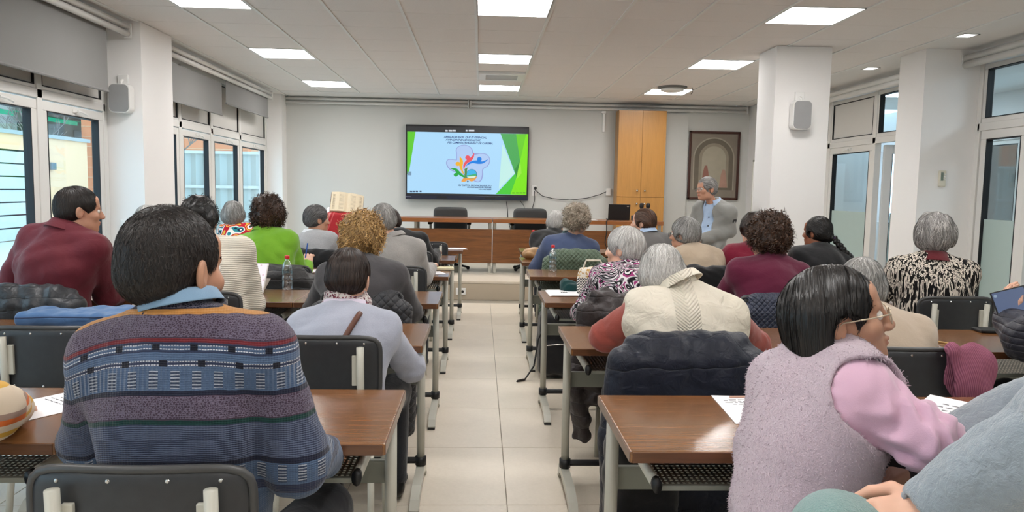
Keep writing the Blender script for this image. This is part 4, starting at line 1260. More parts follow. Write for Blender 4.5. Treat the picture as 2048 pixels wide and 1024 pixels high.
def make_hair(name, p, mat, parent, c, Rm, s, origin):
    S = hair_shell(p)
    P, Q = S.polygonise(p.get('vox', .006), pad=.02)
    P = relax(P, Q, 1)
    Nv = S.normal(P)
    V = [P]; F = [Q]; A = [RNG.uniform(.15, .45, len(P))]; off = len(P)
    n = p.get('n', 1400); L = p.get('len', .05); steps = 6
    root = RNG.integers(0, len(P), n); X = P[root] + RNG.normal(0, .002, (n, 3)); rnd = RNG.uniform(0, 1, n) ** p.get('bias', 1.2)
    # keep strands off the inner side (towards the skull)
    keep = ((X / np.array([.07, .088, .08]) - np.array([0, -.13, .42])) ** 2).sum(1) > .9
    X = X[keep]; rnd = rnd[keep]; n = len(X)
    flow = p.get('flow', 'crown'); crown = np.array(p.get('crown', (0.0, -.045, .13)))
    def fdir(q):
        if flow == 'back': d = np.array([0, -1.0, -.25]) + np.c_[q[:, 0] * 3, 0 * q[:, 0], -np.clip(-q[:, 1] * 12, 0, 1)]
        elif flow == 'down': d = np.c_[np.sign(q[:, 0] - p.get('part', 0)) * .9 * np.clip((q[:, 2] - .03) * 12, 0, 1), -.15 + 0 * q[:, 0], -1 + 0 * q[:, 0]]
        elif flow == 'tail': d = np.array(p['tail']) - q
        else: d = q - crown; d = d / (np.linalg.norm(d, axis=1, keepdims=True) + .02) + np.array([0, 0, -.35])
        return d + RNG.normal(0, p.get('mess', .25), (len(q), 3))
    if p.get('curl'):
        K = 11
        nn = S.normal(X); d = fdir(X); d = d - nn * (d * nn).sum(1, keepdims=True); d /= np.linalg.norm(d, axis=1, keepdims=True) + 1e-9
        ax = nn * RNG.uniform(.1, .8, (n, 1)) + d; ax /= np.linalg.norm(ax, axis=1, keepdims=True)
        e1 = np.cross(ax, nn); e1 /= np.linalg.norm(e1, axis=1, keepdims=True) + 1e-9; e2 = np.cross(ax, e1)
        t = np.linspace(0, 1, K)[None, :, None]; ph = RNG.uniform(0, 6.28, (n, 1, 1)); tn = RNG.uniform(.8, 2.0, (n, 1, 1)) * 6.28
        rr = RNG.uniform(.5, 1.2, (n, 1, 1)) * p['curl'] * (.4 + .6 * t)
        C = X[:, None] - nn[:, None] * .004 + ax[:, None] * t * (L * RNG.uniform(.6, 1.3, (n, 1, 1))) + rr * (e1[:, None] * np.cos(ph + tn * t) + e2[:, None] * np.sin(ph + tn * t))
        Nn = np.broadcast_to(nn[:, None], C.shape) + .5 * RNG.normal(size=(n, 1, 3))
    else:
        C = np.zeros((n, steps, 3)); Nn = np.zeros((n, steps, 3))
        q = X.copy(); ln = L * RNG.uniform(.5, 1.3, (n, 1)) / (steps - 1); lift = RNG.uniform(.0005, p.get('lift', .004), (n, 1))
        for k in range(steps):
            nn = S.normal(q); q = q - nn * np.clip(S.at(q)[:, None], -.02, .02)
            C[:, k] = q + nn * (lift * (.4 + .6 * k / steps)); Nn[:, k] = nn
            d = fdir(q); d = d - nn * (d * nn).sum(1, keepdims=True); d /= np.linalg.norm(d, axis=1, keepdims=True) + 1e-9
            q = q + d * ln
    v, f, a = ribbons(C, Nn, p.get('w', .0016), rnd)
    V.append(v); F.append(f + off); A.append(a); off += len(v)
    # eyebrows
    if p.get('brow', True):
        m = 70
        for sx in (-1, 1):
            u = RNG.uniform(0, 1, m); bx = sx * (.014 + .034 * u); bz = .024 + .006 * np.sin(u * 2.6) + RNG.normal(0, .0012, m); by = .094 - .022 * u ** 2
            b0 = np.c_[bx, by, bz]; b1 = b0 + np.c_[sx * .008 + 0 * u, -.003 + 0 * u, .001 + 0 * u]
            C = np.stack([b0, (b0 + b1) / 2, b1], 1); Nn = np.broadcast_to(np.array([0, 1.0, .2]), C.shape)
            v, f, a = ribbons(C, Nn, .0008, np.full(m, .15)); V.append(v); F.append(f + off); A.append(a); off += len(v)
    P = (np.concatenate(V) * s) @ Rm.T + c - origin
    return link(name, qmesh(name, P, np.concatenate(F), {'rnd': np.concatenate(A)}), mat, parent, True)

def head_ops(S, c, Rm, s, fem=False, smile=0.0):
    def w(p): return c + Rm @ (np.array(p) * s)
    def e(p, r, k=.02, m='u'): S.ell(w(p), np.array(r) * s, Rm, k * s, m)
    def k_(a, b, ra, rb, k=.01): S.cap(w(a), w(b), ra * s, rb * s, k * s)
    j = .95 if fem else 1.0
    e((0, -.012, .035), (.074, .092, .085), .02)
    e((0, .03, -.03), (.060 * j, .062, .085), .03)
    e((0, .045, -.078), (.042 * j, .038, .034), .03)
    e((0, .076, -.094), (.019 * j, .014, .014), .02)
    for x in (-1, 1):
        e((x * .040, .062, -.022), (.024, .022, .022), .02)
        e((x * .044, .004, -.068), (.016 * j, .035, .022), .03)
    e((0, .078, .024), (.046, .016, .013), .02)
    e((0, .070, .055), (.05, .02, .03), .02)
    for x in (-1, 1): e((x * .031, .098, .004), (.017, .016, .010), .012, 's')
    k_((0, .088, .016), (0, .108 if fem else .110, -.026), .0085, .0115 if fem else .013, .012)
    for x in (-1, 1): e((x * .0115, .101, -.031), (.0085, .011, .008), .006)
    e((0, .090, -.055), (.022 + .008 * smile, .012, .006), .006)
    e((0, .087, -.066), (.019 + .006 * smile, .012, .0065), .005)
    e((0, .101, -.0605), (.022 + .01 * smile, .006, .0016 + .003 * smile), .003, 's')
    for x in (-1, 1):
        Q = Rm @ rot(x * 22, 0, 0)
        S.ell(w((x * .080, -.012, -.004)), np.array((.0085, .020, .032)) * s, Q, .006 * s)
        S.ell(w((x * .088, -.006, .0)), np.array((.006, .010, .018)) * s, Q, .004 * s, 's')

def hand_ops(S, wr, d, nrm_, s=1.0, side=1, curl=.5, spread=.12, thumb=.6):
    """palm and five fingers; d points along the hand, nrm_ is the back of the hand, side=+1 puts the thumb on the local right"""
    d = nrm(d); n_ = nrm(np.asarray(nrm_) - d * (np.asarray(nrm_) @ d)); r = np.cross(d, n_) * side
    Q = np.stack([r, d, n_], 1)
    S.cap(wr - d * .02 * s, wr + d * .02 * s, .026 * s, .026 * s, k=.02)
    S.box(wr + d * .052 * s, np.array((.038, .047, .0135)) * s, Q, .012 * s, k=.022)
    ft = []
    for i, (x, ln, rd) in enumerate(((.028, .070, .0088), (.010, .080, .0092), (-.009, .074, .0088), (-.027, .058, .0078))):
        a = spread * (1.5 - i) / 1.5
        b = wr + d * .092 * s + r * x * s
        dd = d * math.cos(a) + r * math.sin(a); c0 = 0.0; p = b
        for q, (fr, cc) in enumerate(((.46, .55), (.31, .8), (.23, .6))):
            c0 += cc * curl
            e_ = dd * math.cos(c0) - n_ * math.sin(c0)
            p2 = p + e_ * ln * fr * s
            S.cap(p, p2, rd * (1 - .06 * q) * s, rd * (1 - .06 * (q + 1)) * s, k=.005 * s); p = p2
        ft.append((p, e_, rd))
    b = wr + d * .025 * s + r * .028 * s
    t1 = b + (r * .75 + d * .62 - n_ * .25) * .040 * s
    t2 = t1 + nrm(r * (.75 - .9 * thumb) + d * .9 - n_ * (.15 + .5 * curl)) * .034 * s
    t3 = t2 + nrm(r * (.6 - 1.1 * thumb) + d * .95 - n_ * (.15 + .7 * curl)) * .026 * s
    S.cap(b, t1, .016 * s, .0125 * s, k=.015 * s); S.cap(t1, t2, .0118 * s, .0105 * s, k=.006 * s); S.cap(t2, t3, .0105 * s, .0085 * s, k=.005 * s)
    return t3

def ik(a, b, la, lb, pole):
    v = b - a; d = np.linalg.norm(v); u = v / d
    if d > (la + lb) * .97: f = d / ((la + lb) * .97); la *= f; lb *= f
    x = (la * la - lb * lb + d * d) / (2 * d); h = math.sqrt(max(1e-6, la * la - x * x))
    p = pole - u * (pole @ u); p = nrm(p)
    return a + u * x + p * h

def bez(a, b, c, t): return a * (1 - t) ** 2 + b * 2 * t * (1 - t) + c * t * t

def collar(parent, c, Rm, rx, ry, mat, origin, h=.035, flap=.035, gap=50, name='collar', thick=.006):
    """shirt collar: a standing band folded over, open at the front"""
    prof = [(.0, -.03), (.0, h), (.006, h + .006), (.013, h + .002), (.013 + flap * .5, h - flap), (.013 + flap * .55, h - flap - .004), (.013 + flap * .35, h - flap - .002), (.008, h - .006)]
    n = 40; V = []; Q = []
    a0, a1 = R(90 + gap / 2), R(450 - gap / 2)
    for i in range(n + 1):
        a = a0 + (a1 - a0) * i / n
        for r_, z in prof: V.append(((rx + r_) * math.cos(a), (ry + r_) * math.sin(a) , z))
    m = len(prof)
    for i in range(n):
        for j in range(m - 1): Q.append((i * m + j, (i + 1) * m + j, (i + 1) * m + j + 1, i * m + j + 1))
    P = np.array(V) @ Rm.T + c - origin
    return link(name, qmesh(name, P, np.array(Q)), mat, parent, True)

def scarf(parent, c, Rm, rx, ry, r, mat, origin, seed=1, name='scarf', drop=.0, loops=2, vox=.009):
    S = Sdf(); g = np.random.default_rng(seed)
    for l in range(loops):
        pts = []
        for k in range(17):
            a = 2 * PI * k / 16
            pts.append(c + Rm @ np.array([(rx + .012 * l) * math.cos(a), (ry + .012 * l) * math.sin(a) + .01, -.028 * l + .012 * math.sin(a * 2 + l) - drop * max(0, math.sin(a))]))
        for a, b in zip(pts, pts[1:]): S.cap(a, b, r * g.uniform(.85, 1.1), k=.012)
    w = waves(seed, 6, 70, (.5, .5, 2)); S.fx(lambda F, x, y, z: F + .0035 * w(x, y, z))
    return organic(name, S, vox, mat, parent, sm=1, origin=origin)

M['lens'] = glass_mat('spectacle_lens', (.92, .93, .93), .2)
def glasses(parent, c, Rm, s, mat, origin, r=.0016, w=.024, h=.018):
    def W(p): return tuple(c + Rm @ (np.array(p) * s) - origin)
    g = MB()
    for x in (-1, 1):
        ring = []
        for k in range(25):
            a = 2 * PI * k / 24; q = (abs(math.cos(a)) ** 3 + abs(math.sin(a)) ** 3) ** (-1 / 3)
            ring.append(W((x * .033 + w * q * math.cos(a), .110 - abs(x * .033 + w * q * math.cos(a)) * .12, .001 + h * q * math.sin(a))))
        g.tube(ring, r * s, 6, caps=False)
        g.tube([W((x * .058, .104, .008)), W((x * .076, .06, .007)), W((x * .081, .0, .006)), W((x * .081, -.025, -.012))], r * s * 1.1, 6)
    g.tube([W((-.010, .110, .006)), W((0, .114, .009)), W((.010, .110, .006))], r * s, 6)
    o = g.build('glasses', mat, parent, True)
    for x in (-1, 1):
        l = MB(); vs = []
        for k in range(24):
            a = 2 * PI * k / 24; q = (abs(math.cos(a)) ** 3 + abs(math.sin(a)) ** 3) ** (-1 / 3)
            vs.append(l.bm.verts.new(W((x * .033 + w * q * math.cos(a), .110 - abs(x * .033 + w * q * math.cos(a)) * .12, .001 + h * q * math.sin(a)))))
        l.bm.faces.new(vs); l.build('lens', M['lens'], o)
    return o

M['trouser'] = fabric('dark_trouser_cloth', sr(30, 32, 38), weave=500)
M['trouser_b'] = fabric('brown_trouser_cloth', sr(58, 48, 44), weave=500)
M['shoe'] = plain('black_shoe_leather', sr(22, 22, 24), .3)

def person(label, head, yaw=0, pitch=0, roll=0, byaw=None, s=1.0, hs=1.0, sw=.165, girth=1.0, hip=None, c7=None, skin='light', fem=True,
           wr=(None, None), el=(None, None), hands=True, hand_dir=(None, None), hand_n=(None, None), curl=.55, standing=False, top=None, off=.014, topname='sweater', fold=.004, vest=None, vestoff=.028, vestname='vest',
           hair=None, hairmat=None, vox=.013, fv=.006, trousers='trouser', smile=0.0, slouch=.5, deskY=None, legs=True, group='seated listeners', fsw=0.0, eyes=True, sleeve=True, vfun=None, arm=1.0, jacket=None, jgap=.055, rump_k=1.0, pile=0, hole=.045, beard=0):
    """one person: a continuous body mesh (top level) with hair and clothes as children. head = ear-level middle of the head"""
    head = np.asarray(head, float); Rh = rot(yaw, pitch, roll)
    byaw = yaw * .4 if byaw is None else byaw
    Rb = rot(byaw); br, bf = Rb[:, 0], Rb[:, 1]
    if c7 is None: c7 = head + Rb @ np.array([0, -.062, -.135]) * s
    c7 = np.asarray(c7, float)
    if hip is None: hip = c7 + np.array([0, -.06, 0]) * s; hip[2] = .53
    hip = np.asarray(hip, float)
    org = np.array([hip[0], hip[1], 0.0])
    up = nrm(c7 - hip); L = .50 * s; d = np.linalg.norm(c7 - hip)
    bow = math.sqrt(max(0, (L / 2) ** 2 - (d / 2) ** 2)) if d < L else 0
    mid = (hip + c7) / 2 + nrm(-bf) * (bow * 1.6 + .03) * slouch * 1.2
    def fr(t):
        a = bez(hip, mid, c7, min(1, t + .08)) - bez(hip, mid, c7, max(0, t - .08)); u = nrm(a)
        r = nrm(br - u * (br @ u)); return np.stack([r, np.cross(u, r), u], 1)
    T = Sdf(); g = girth
    T.ell(hip, (.168 * g * s, .125 * g * s, .13 * s), fr(.05), k=.05)
    T.ell(bez(hip, mid, c7, .36), (.150 * g * s, .118 * g * s, .16 * s), fr(.36), k=.06)
    T.ell(bez(hip, mid, c7, .68), ((.150 * g + (sw - .165) * .5) * s, .112 * g * s, .17 * s), fr(.68), k=.06)
    F1 = fr(.95); sh = []
    for i, x in enumerate((-1, 1)):
        p = c7 + F1[:, 2] * (-.062 * s) + F1[:, 0] * (x * sw * s) + F1[:, 1] * (.02 + fsw) * s
        sh.append(p)
        T.cap(c7 + F1[:, 2] * -.055 * s + F1[:, 1] * .02 * s, p, .062 * s, .056 * s, k=.05)
        T.cap(c7 + F1[:, 2] * .0 * s + F1[:, 1] * .015 * s, p + F1[:, 2] * .01, .045 * s, .045 * s, k=.05)
        T.cap(bez(hip, mid, c7, .6) + F1[:, 0] * x * .075 * s, p - F1[:, 2] * .05 * s - F1[:, 0] * x * .02 * s, .08 * g * s, .058 * s, k=.05)
    A = Sdf(); els = []; wrs = []
    for i, x in enumerate((-1, 1)):
        p = sh[i]
        if wr[i] is None:
            if standing: w_ = p + np.array([0, 0, -.50]) * s + br * x * .05 + bf * .06
            else:
                dy = deskY if deskY is not None else p[1] + .22
                w_ = np.array([p[0] - x * .07, max(dy + .13, p[1] + .16), .795])
        else: w_ = np.asarray(wr[i], float)
        e_ = np.asarray(el[i], float) if el[i] is not None else ik(p, w_, .275 * s, .245 * s, br * x * .8 + np.array([0, 0, -.7]) - bf * .35)
        els.append(e_); wrs.append(w_)
        A.cap(p, e_, .050 * s * arm, .043 * s * arm, k=.016); A.cap(e_, w_, .043 * s * arm, .029 * s * arm, k=.02)
    B = Sdf(); B.ops = T.ops + A.ops
    nb = head + Rh @ np.array([0, -.022, -.045]) * s
    B.cap(c7 + bf * .02 * s + np.array([0, 0, -.03]), nb, .058 * s * (.92 if fem else 1), .050 * s * (.92 if fem else 1.02), k=.03)
    H = Sdf(); head_ops(H, head, Rh, s * hs, fem, smile); B.ops = B.ops + H.ops
    fine = [(head - .125 * s * hs, head + .135 * s * hs, fv)]
    if hands:
        for i, x in enumerate((-1, 1)):
            dd = nrm(wrs[i] - els[i]); hd = dd if hand_dir[i] is None else nrm(hand_dir[i]); hn = np.array([0, 0, 1.0]) if hand_n[i] is None else nrm(hand_n[i])
            if abs(hd @ hn) > .9: hn = br * x
            hand_ops(B, wrs[i] + dd * .01, hd, hn, s, -x if True else x, curl)
            if hands != 'coarse':
                q = wrs[i] + hd * .08; fine.append((q - .11 * s, q + .11 * s, max(fv, .0055)))
    if legs:
        Lg = Sdf()
        Lg.ell(hip - np.array([0, 0, .02]), (.165 * g * s, .13 * g * s, .11 * s), Rb, k=.05)
        feet = []
        for x in (-1, 1):
            hj = hip + br * x * .09 * s - np.array([0, 0, .03])
            if standing: kn = hj + np.array([0, 0, -.40]) * s + bf * .02; an = np.array([kn[0], kn[1], .09 + (org[2])]) - bf * .02
            else: kn = hj + bf * .40 * s + br * x * .05; kn[2] = .50; an = kn + bf * .02; an[2] = .10
            Lg.cap(hj, kn, .085 * g * s, .06 * s, k=.05); Lg.cap(kn, an, .056 * s, .042 * s, k=.03); feet.append(an)
        B.ops = B.ops + Lg.ops
    P, Q = B.polygonise(vox, fine); P = relax(P, Q, 1, .35)
    lc = head + Rh @ (np.array([0, .098, -.0605]) * s * hs)
    lip = np.clip(1.6 - np.linalg.norm(((P - lc) @ Rh) / (np.array([.026, .03, .0125]) * s * hs), axis=1) * 1.5, 0, 1) * .8
    body = link('person', qmesh('person', P - org, Q, {'lip': lip}), SK[skin], None, True)
    body.location = tuple(org)
    tag(body, label, 'person', group)
    if eyes:
        for x in (-1, 1):
            e_ = link('eye', EYE, M['eye'], body)
            W = Matrix.Translation(Vector((head + Rh @ (np.array([x * .031, .0795, .004]) * s * hs) - org).tolist())) @ Matrix(Rh.tolist()).to_4x4() @ Matrix.Scale(s * hs, 4)
            e_.matrix_local = W
    if hair: make_hair('hair', hair, hairmat, body, head, Rh, s * hs, org)
    if beard:
        X = RNG.uniform((-.062, -.005, -.115), (.062, .105, -.028), (beard, 3)) * s * hs @ Rh.T + head
        for _ in range(6): X = X - H.normal(X) * H.at(X)[:, None]
        l_ = (X - head) @ Rh / (s * hs); ok = (l_[:, 2] < -.03 - .25 * np.maximum(0, l_[:, 1] - .05)) & (np.linalg.norm((l_ - np.array([0, .098, -.0605])) / np.array([.026, .03, .012]), axis=1) > 1) & (l_[:, 1] > -.002)
        X = X[ok]; nn = H.normal(X); dn = nn * .5 + np.array([0, 0, -.8]); tt = np.linspace(0, 1, 3)[None, :, None] * .004
        v_, f_, a_ = ribbons(X[:, None] + dn[:, None] * tt, np.broadcast_to(nn[:, None], (len(X), 3, 3)), .0005, RNG.uniform(0, .4, len(X)))
        link('beard', qmesh('beard', v_ - org, f_, {'rnd': a_}), hairmat, body, True)
    if top is not None:
        C = Sdf(); C.ops = T.ops + (A.ops if sleeve else [])
        for i in range(2):
            if sleeve: C.cut(wrs[i] - nrm(wrs[i] - els[i]) * .005, nrm(wrs[i] - els[i]), .085 * s, .003)
        if fold:
            w = waves(int(abs(head[0]) * 1000) % 997, 6, 22, (1, 1, .7)); w2 = waves(int(abs(head[1]) * 1000) % 991, 5, 60, (.6, .6, 1))
            C.fx(lambda F, x, y, z: F + fold * w(x, y, z) + fold * .35 * w2(x, y, z))
            if sleeve:
                def rump(F, x, y, z):
                    for i in range(2):
                        for a, b in ((sh[i], els[i]), (els[i], wrs[i])):
                            u = nrm(b - a); t = (x - a[0]) * u[0] + (y - a[1]) * u[1] + (z - a[2]) * u[2]
                            d2 = (x - els[i][0]) ** 2 + (y - els[i][1]) ** 2 + (z - els[i][2]) ** 2
                            F = F + fold * .7 * rump_k * np.sin(t * 120 + 4 * np.sin(x * 30 + z * 25) + i) * np.exp(-d2 / .012) * (F < .08)
                    return F
                C.fx(rump)
        P, Q = C.polygonise(vox * .85, (), off); P = relax(P, Q, 1, .5)
        at_ = vfun(P, c7, sh, els, wrs) if vfun else None
        link(topname, qmesh(topname, P - org, Q, at_), top, body, True)
    if vest is not None:
        C = Sdf(); C.ops = list(T.ops)
        for i, x in enumerate((-1, 1)):
            if hole is None: C.cap(sh[i] + F1[:, 0] * x * .045 * s, els[i] + F1[:, 0] * x * .02, .092 * s + vestoff, .075 * s + vestoff, k=.012, m='s')
            else: C.cut(sh[i] + F1[:, 0] * x * hole * s, F1[:, 0] * x + F1[:, 2] * .15, .13 * s, .012)
        w = waves(11, 6, 24); C.fx(lambda F, x, y, z: F + fold * w(x, y, z))
        P, Q = C.polygonise(vox * .85, (), vestoff); P = relax(P, Q, 1, .5)
        if pile:
            i = RNG.integers(0, len(P), pile); X = P[i] + RNG.normal(0, .004, (pile, 3)); nn = C.normal(P[i])
            dn = nn * .6 + RNG.normal(0, .45, (pile, 3)) + np.array([0, 0, -.45]); dn /= np.linalg.norm(dn, axis=1, keepdims=True)
            tt = np.linspace(0, 1, 3)[None, :, None] * RNG.uniform(.004, .009, (pile, 1, 1))
            X = X - nn * ((C.at(X) - vestoff)[:, None]) - nn * .002
            v_, f_, _ = ribbons(X[:, None] + dn[:, None] * tt + np.array([0, 0, -.25]) * tt ** 2 * 60, np.broadcast_to(nn[:, None], (pile, 3, 3)), .0009, np.zeros(pile), 1.2)
            Q = np.concatenate([Q, f_ + len(P)]); P = np.concatenate([P, v_])
        link(vestname, qmesh(vestname, P - org, Q), vest, body, True)
    if jacket is not None:
        C = Sdf(); C.ops = T.ops + A.ops
        for i in range(2): C.cut(wrs[i] - nrm(wrs[i] - els[i]) * .01, nrm(wrs[i] - els[i]), .09 * s, .003)
        C.box(bez(hip, mid, c7, .55) + bf * .17 * s, (jgap * s, .125 * s, .6), Rb, .02, k=.02, m='s')
        w = waves(23, 6, 24); C.fx(lambda F, x, y, z: F + fold * w(x, y, z))
        P, Q = C.polygonise(vox * .85, (), .03); P = relax(P, Q, 1, .5)
        link('jacket', qmesh('jacket', P - org, Q), jacket, body, True)
    if legs:
        P, Q = Lg.polygonise(vox * 1.2, (), .012)
        link('trousers', qmesh('trousers', P - org, Q), M[trousers], body, True)
        for an in feet:
            S = Sdf(); b = an.copy(); b[2] = an[2] - .055
            S.cap(b - bf * .03, b + bf * .10, .036, .034, k=.03); S.ell(b + bf * .13, (.04, .06, .032), Rb, k=.03); S.cap(an, b - bf * .01, .042, .042, k=.03)
            S.cut((b[0], b[1], b[2] - .035), (0, 0, -1), .3, .002)
            organic('shoe', S, .012, M['shoe'], body, origin=org)

    cl = Sdf(); cl.ops = T.ops + A.ops
    return dict(cl=cl, off=off, o=body, org=org, head=head, Rh=Rh, c7=c7, Rb=Rb, F1=F1, sh=sh, el=els, wr=wrs, s=s, hs=hs, nb=nb)

def onto(q, p, lift=.004, off=None):
    """move a point onto the cloth surface of person q"""
    p = np.asarray(p, float)[None].copy(); o = q['off'] if off is None else off
    for _ in range(6): p = p - q['cl'].normal(p) * (q['cl'].at(p)[:, None] - o - lift)
    return p[0], q['cl'].normal(p)[0]
def neck_frame(q, tilt=.5):
    u = nrm(q['nb'] - q['c7']); u = nrm(u * tilt + np.array([0, 0, 1.0]) * (1 - tilt))
    r = nrm(q['Rb'][:, 0] - u * (q['Rb'][:, 0] @ u)); return np.stack([r, np.cross(u, r), u], 1)
def add_collar(q, mat, dz=.0, rx=.066, ry=.066, **kw):
    return collar(q['o'], q['c7'] + q['Rb'][:, 1] * .03 + np.array([0, 0, .0 + dz]), neck_frame(q), rx, ry, mat, q['org'], **kw)
def add_scarf(q, mat, r=.026, rx=.078, ry=.075, dz=.02, **kw):
    return scarf(q['o'], q['c7'] + q['Rb'][:, 1] * .03 + np.array([0, 0, dz]), neck_frame(q, .3), rx, ry, r, mat, q['org'], **kw)
def add_glasses(q, mat, **kw): return glasses(q['o'], q['head'], q['Rh'], q['s'] * q['hs'], mat, q['org'], **kw)
# ---------------------------------------------------------------- cloth patterns
def sweater_material():
    """man's knitted pullover: bands by height (attribute v, metres below the yoke line), rungs and dashes by attribute u"""
    m = Mt('patterned_knit', .92, 0, .15)
    v = m.attr('v'); u = m.attr('u')
    wob = m.noise(30, 2) * .004
    v = v + wob - .002
    navy, blue, purp, org, red, grn, gry, ind = sr(30, 34, 52), sr(78, 98, 126), sr(72, 58, 74), sr(190, 134, 70), sr(112, 40, 46), sr(22, 58, 54), sr(86, 96, 118), sr(46, 54, 78)
    S = .5
    st = [(-.08, navy), (-.005, org), (.004, purp), (.050, red), (.058, ind), (.064, blue), (.073, ind), (.076, blue), (.093, ind), (.103, blue), (.148, navy), (.157, purp), (.203, grn), (.213, gry), (.288, navy), (.300, blue), (.345, ind), (.365, blue)]
    f = (v + .1) / S
    base = m.ramp(f, [((a + .1) / S, c) for a, c in st], True)
    inb = lambda a, b: v.gt(a) * v.lt(b)
    # honeycomb stitch
    cell = m.voro(200, feature='DISTANCE_TO_EDGE')
    honey = (inb(.006, .048) + inb(.159, .202) + inb(-.08, -.006)) * cell.lt(.13)
    col = m.mix(honey * .55, base, sr(130, 122, 142))
    # dashed double lines
    for a in (.068, .098):
        seg = ((u / .075) + (3.1 if a > .08 else 0.3)).frac().lt(.80)
        ln = (inb(a - .0045, a - .0025) + inb(a + .0025, a + .0045)) * seg
        dot = (u / .0055).frac().lt(.7)
        col = m.mix(ln * dot, col, sr(196, 198, 204))
        col = m.mix(inb(a - .006, a + .006) * (seg * -1 + 1), col, sr(20, 22, 34))
    # ladder blocks
    for a, b in ((.112, .144), (.304, .340)):
        blk = (u / .042).frac().lt(.42)
        rung = (v / .0062).frac().lt(.38)
        col = m.mix(inb(a, b) * blk * .75, col, sr(38, 46, 66))
        col = m.mix(inb(a, b) * blk * rung * .8, col, sr(176, 182, 192))
    # fine two-tone stripes
    col = m.mix(inb(.214, .287) * (v / .0042).frac().lt(.42) * .8, col, sr(40, 46, 72))
    m.col(m.mix(m.noise(60, 3) * .35, col, sr(24, 26, 36)))
    knit = (u * 1100).sin() * .4 + (v * 1500).sin() * .6
    m.bump(knit * .25 + cell * honey * 1.5 + m.noise(14, 3, dist=1.0) * 3 + inb(.103, .147) * (u * 700).sin() * .8, .6, .004)
    m.set(Sheen_Weight=.2)
    return m.m
def swirl_material():
    m = Mt('swirl_print', .85, 0, .2)
    x, y, z = m.xyz()
    n = m.noise(8, 1, dist=2.0); f = (n * 5.0).frac()
    m.col(m.ramp(f, [(0, sr(24, 22, 26)), (.30, sr(214, 210, 212)), (.48, sr(24, 22, 26)), (.58, sr(150, 58, 112)), (.74, sr(214, 208, 210)), (.86, sr(100, 98, 104))], True))
    m.bump(m.noise(300, 2), .2, .001)
    return m.m
def brush_material():
    m = Mt('brushstroke_print', .85, 0, .2)
    v = m.mapped((34, 34, 4.5)); n = m.noise(2.4, 2, v, .5); n2 = m.noise(9, 2)
    f = ((n + (n2 - .5) * .18 - .5) * 2.2 + .5).sat()
    m.col(m.ramp(f, [(0, sr(20, 18, 18)), (.42, sr(34, 30, 28)), (.47, sr(214, 204, 190)), (.62, sr(226, 218, 206)), (.66, sr(60, 54, 50)), (.78, sr(206, 196, 184))], True))
    m.bump(m.noise(300, 2), .2, .001)
    return m.m
def patch_material():
    m = Mt('colour_patch_print', .85, 0, .2)
    vc = m.voro(26, out=1)
    n = m.noise(9, 1); f = (n * 4.3).frac()
    m.col(m.ramp(f, [(0, sr(190, 34, 50)), (.22, sr(230, 226, 218)), (.40, sr(40, 130, 140)), (.52, sr(30, 40, 60)), (.64, sr(232, 230, 224)), (.80, sr(206, 60, 50)), (.9, sr(224, 180, 70))], True))
    return m.m
def rib_material(name, c, axis=2, freq=900.0, depth=1.0):
    m = Mt(name, .92, 0, .15); q = m.xyz()[axis]
    w = (q * freq).sin()
    m.col(m.mix((w * .5 + .5) * .35, c, dim(c, .68)))
    m.bump(w * depth + m.noise(16, 3, dist=.8) * 3, .5, .003); m.set(Sheen_Weight=.25)
    return m.m
def quilt_material(name, c, k=120.0, rough=.5, diamond=True, gloss=.5):
    m = Mt(name, rough, 0, gloss); x, y, z = m.xyz()
    if diamond: a, b = (x + z) * k, (x - z) * k
    else: a, b = z * k, x * (k * .25)
    h = a.sin().abs().pow(.35) * b.sin().abs().pow(.35) if diamond else (a + m.noise(5, 2) * 2.5).sin().abs().pow(.22)
    m.col(m.mix(m.noise(10, 3), dim(c, .85), dim(c, 1.15)))
    m.bump(h * 1.0 + m.noise(25, 3, dist=1) * .8, .9, .008); m.set(Sheen_Weight=.1)
    return m.m
def fleece_material(name, c, k=220.0):
    m = Mt(name, 1.0, 0, .1)
    n = m.noise(k, 4, rough=.7, dist=.6)
    m.col(m.mix((n - .3).sat() * 1.2, dim(c, .78), dim(c, 1.10))); m.bump(n + m.noise(30, 3, dist=.8) * .8, .9, .006); m.set(Sheen_Weight=.5)
    return m.m
def stripes_material(name, cols, freq, axis=0, tilt=.2):
    m = Mt(name, .6); q = m.xyz()
    f = ((q[axis] + q[2] * tilt) * freq).frac()
    m.col(m.ramp(f, cols, True)); return m.m
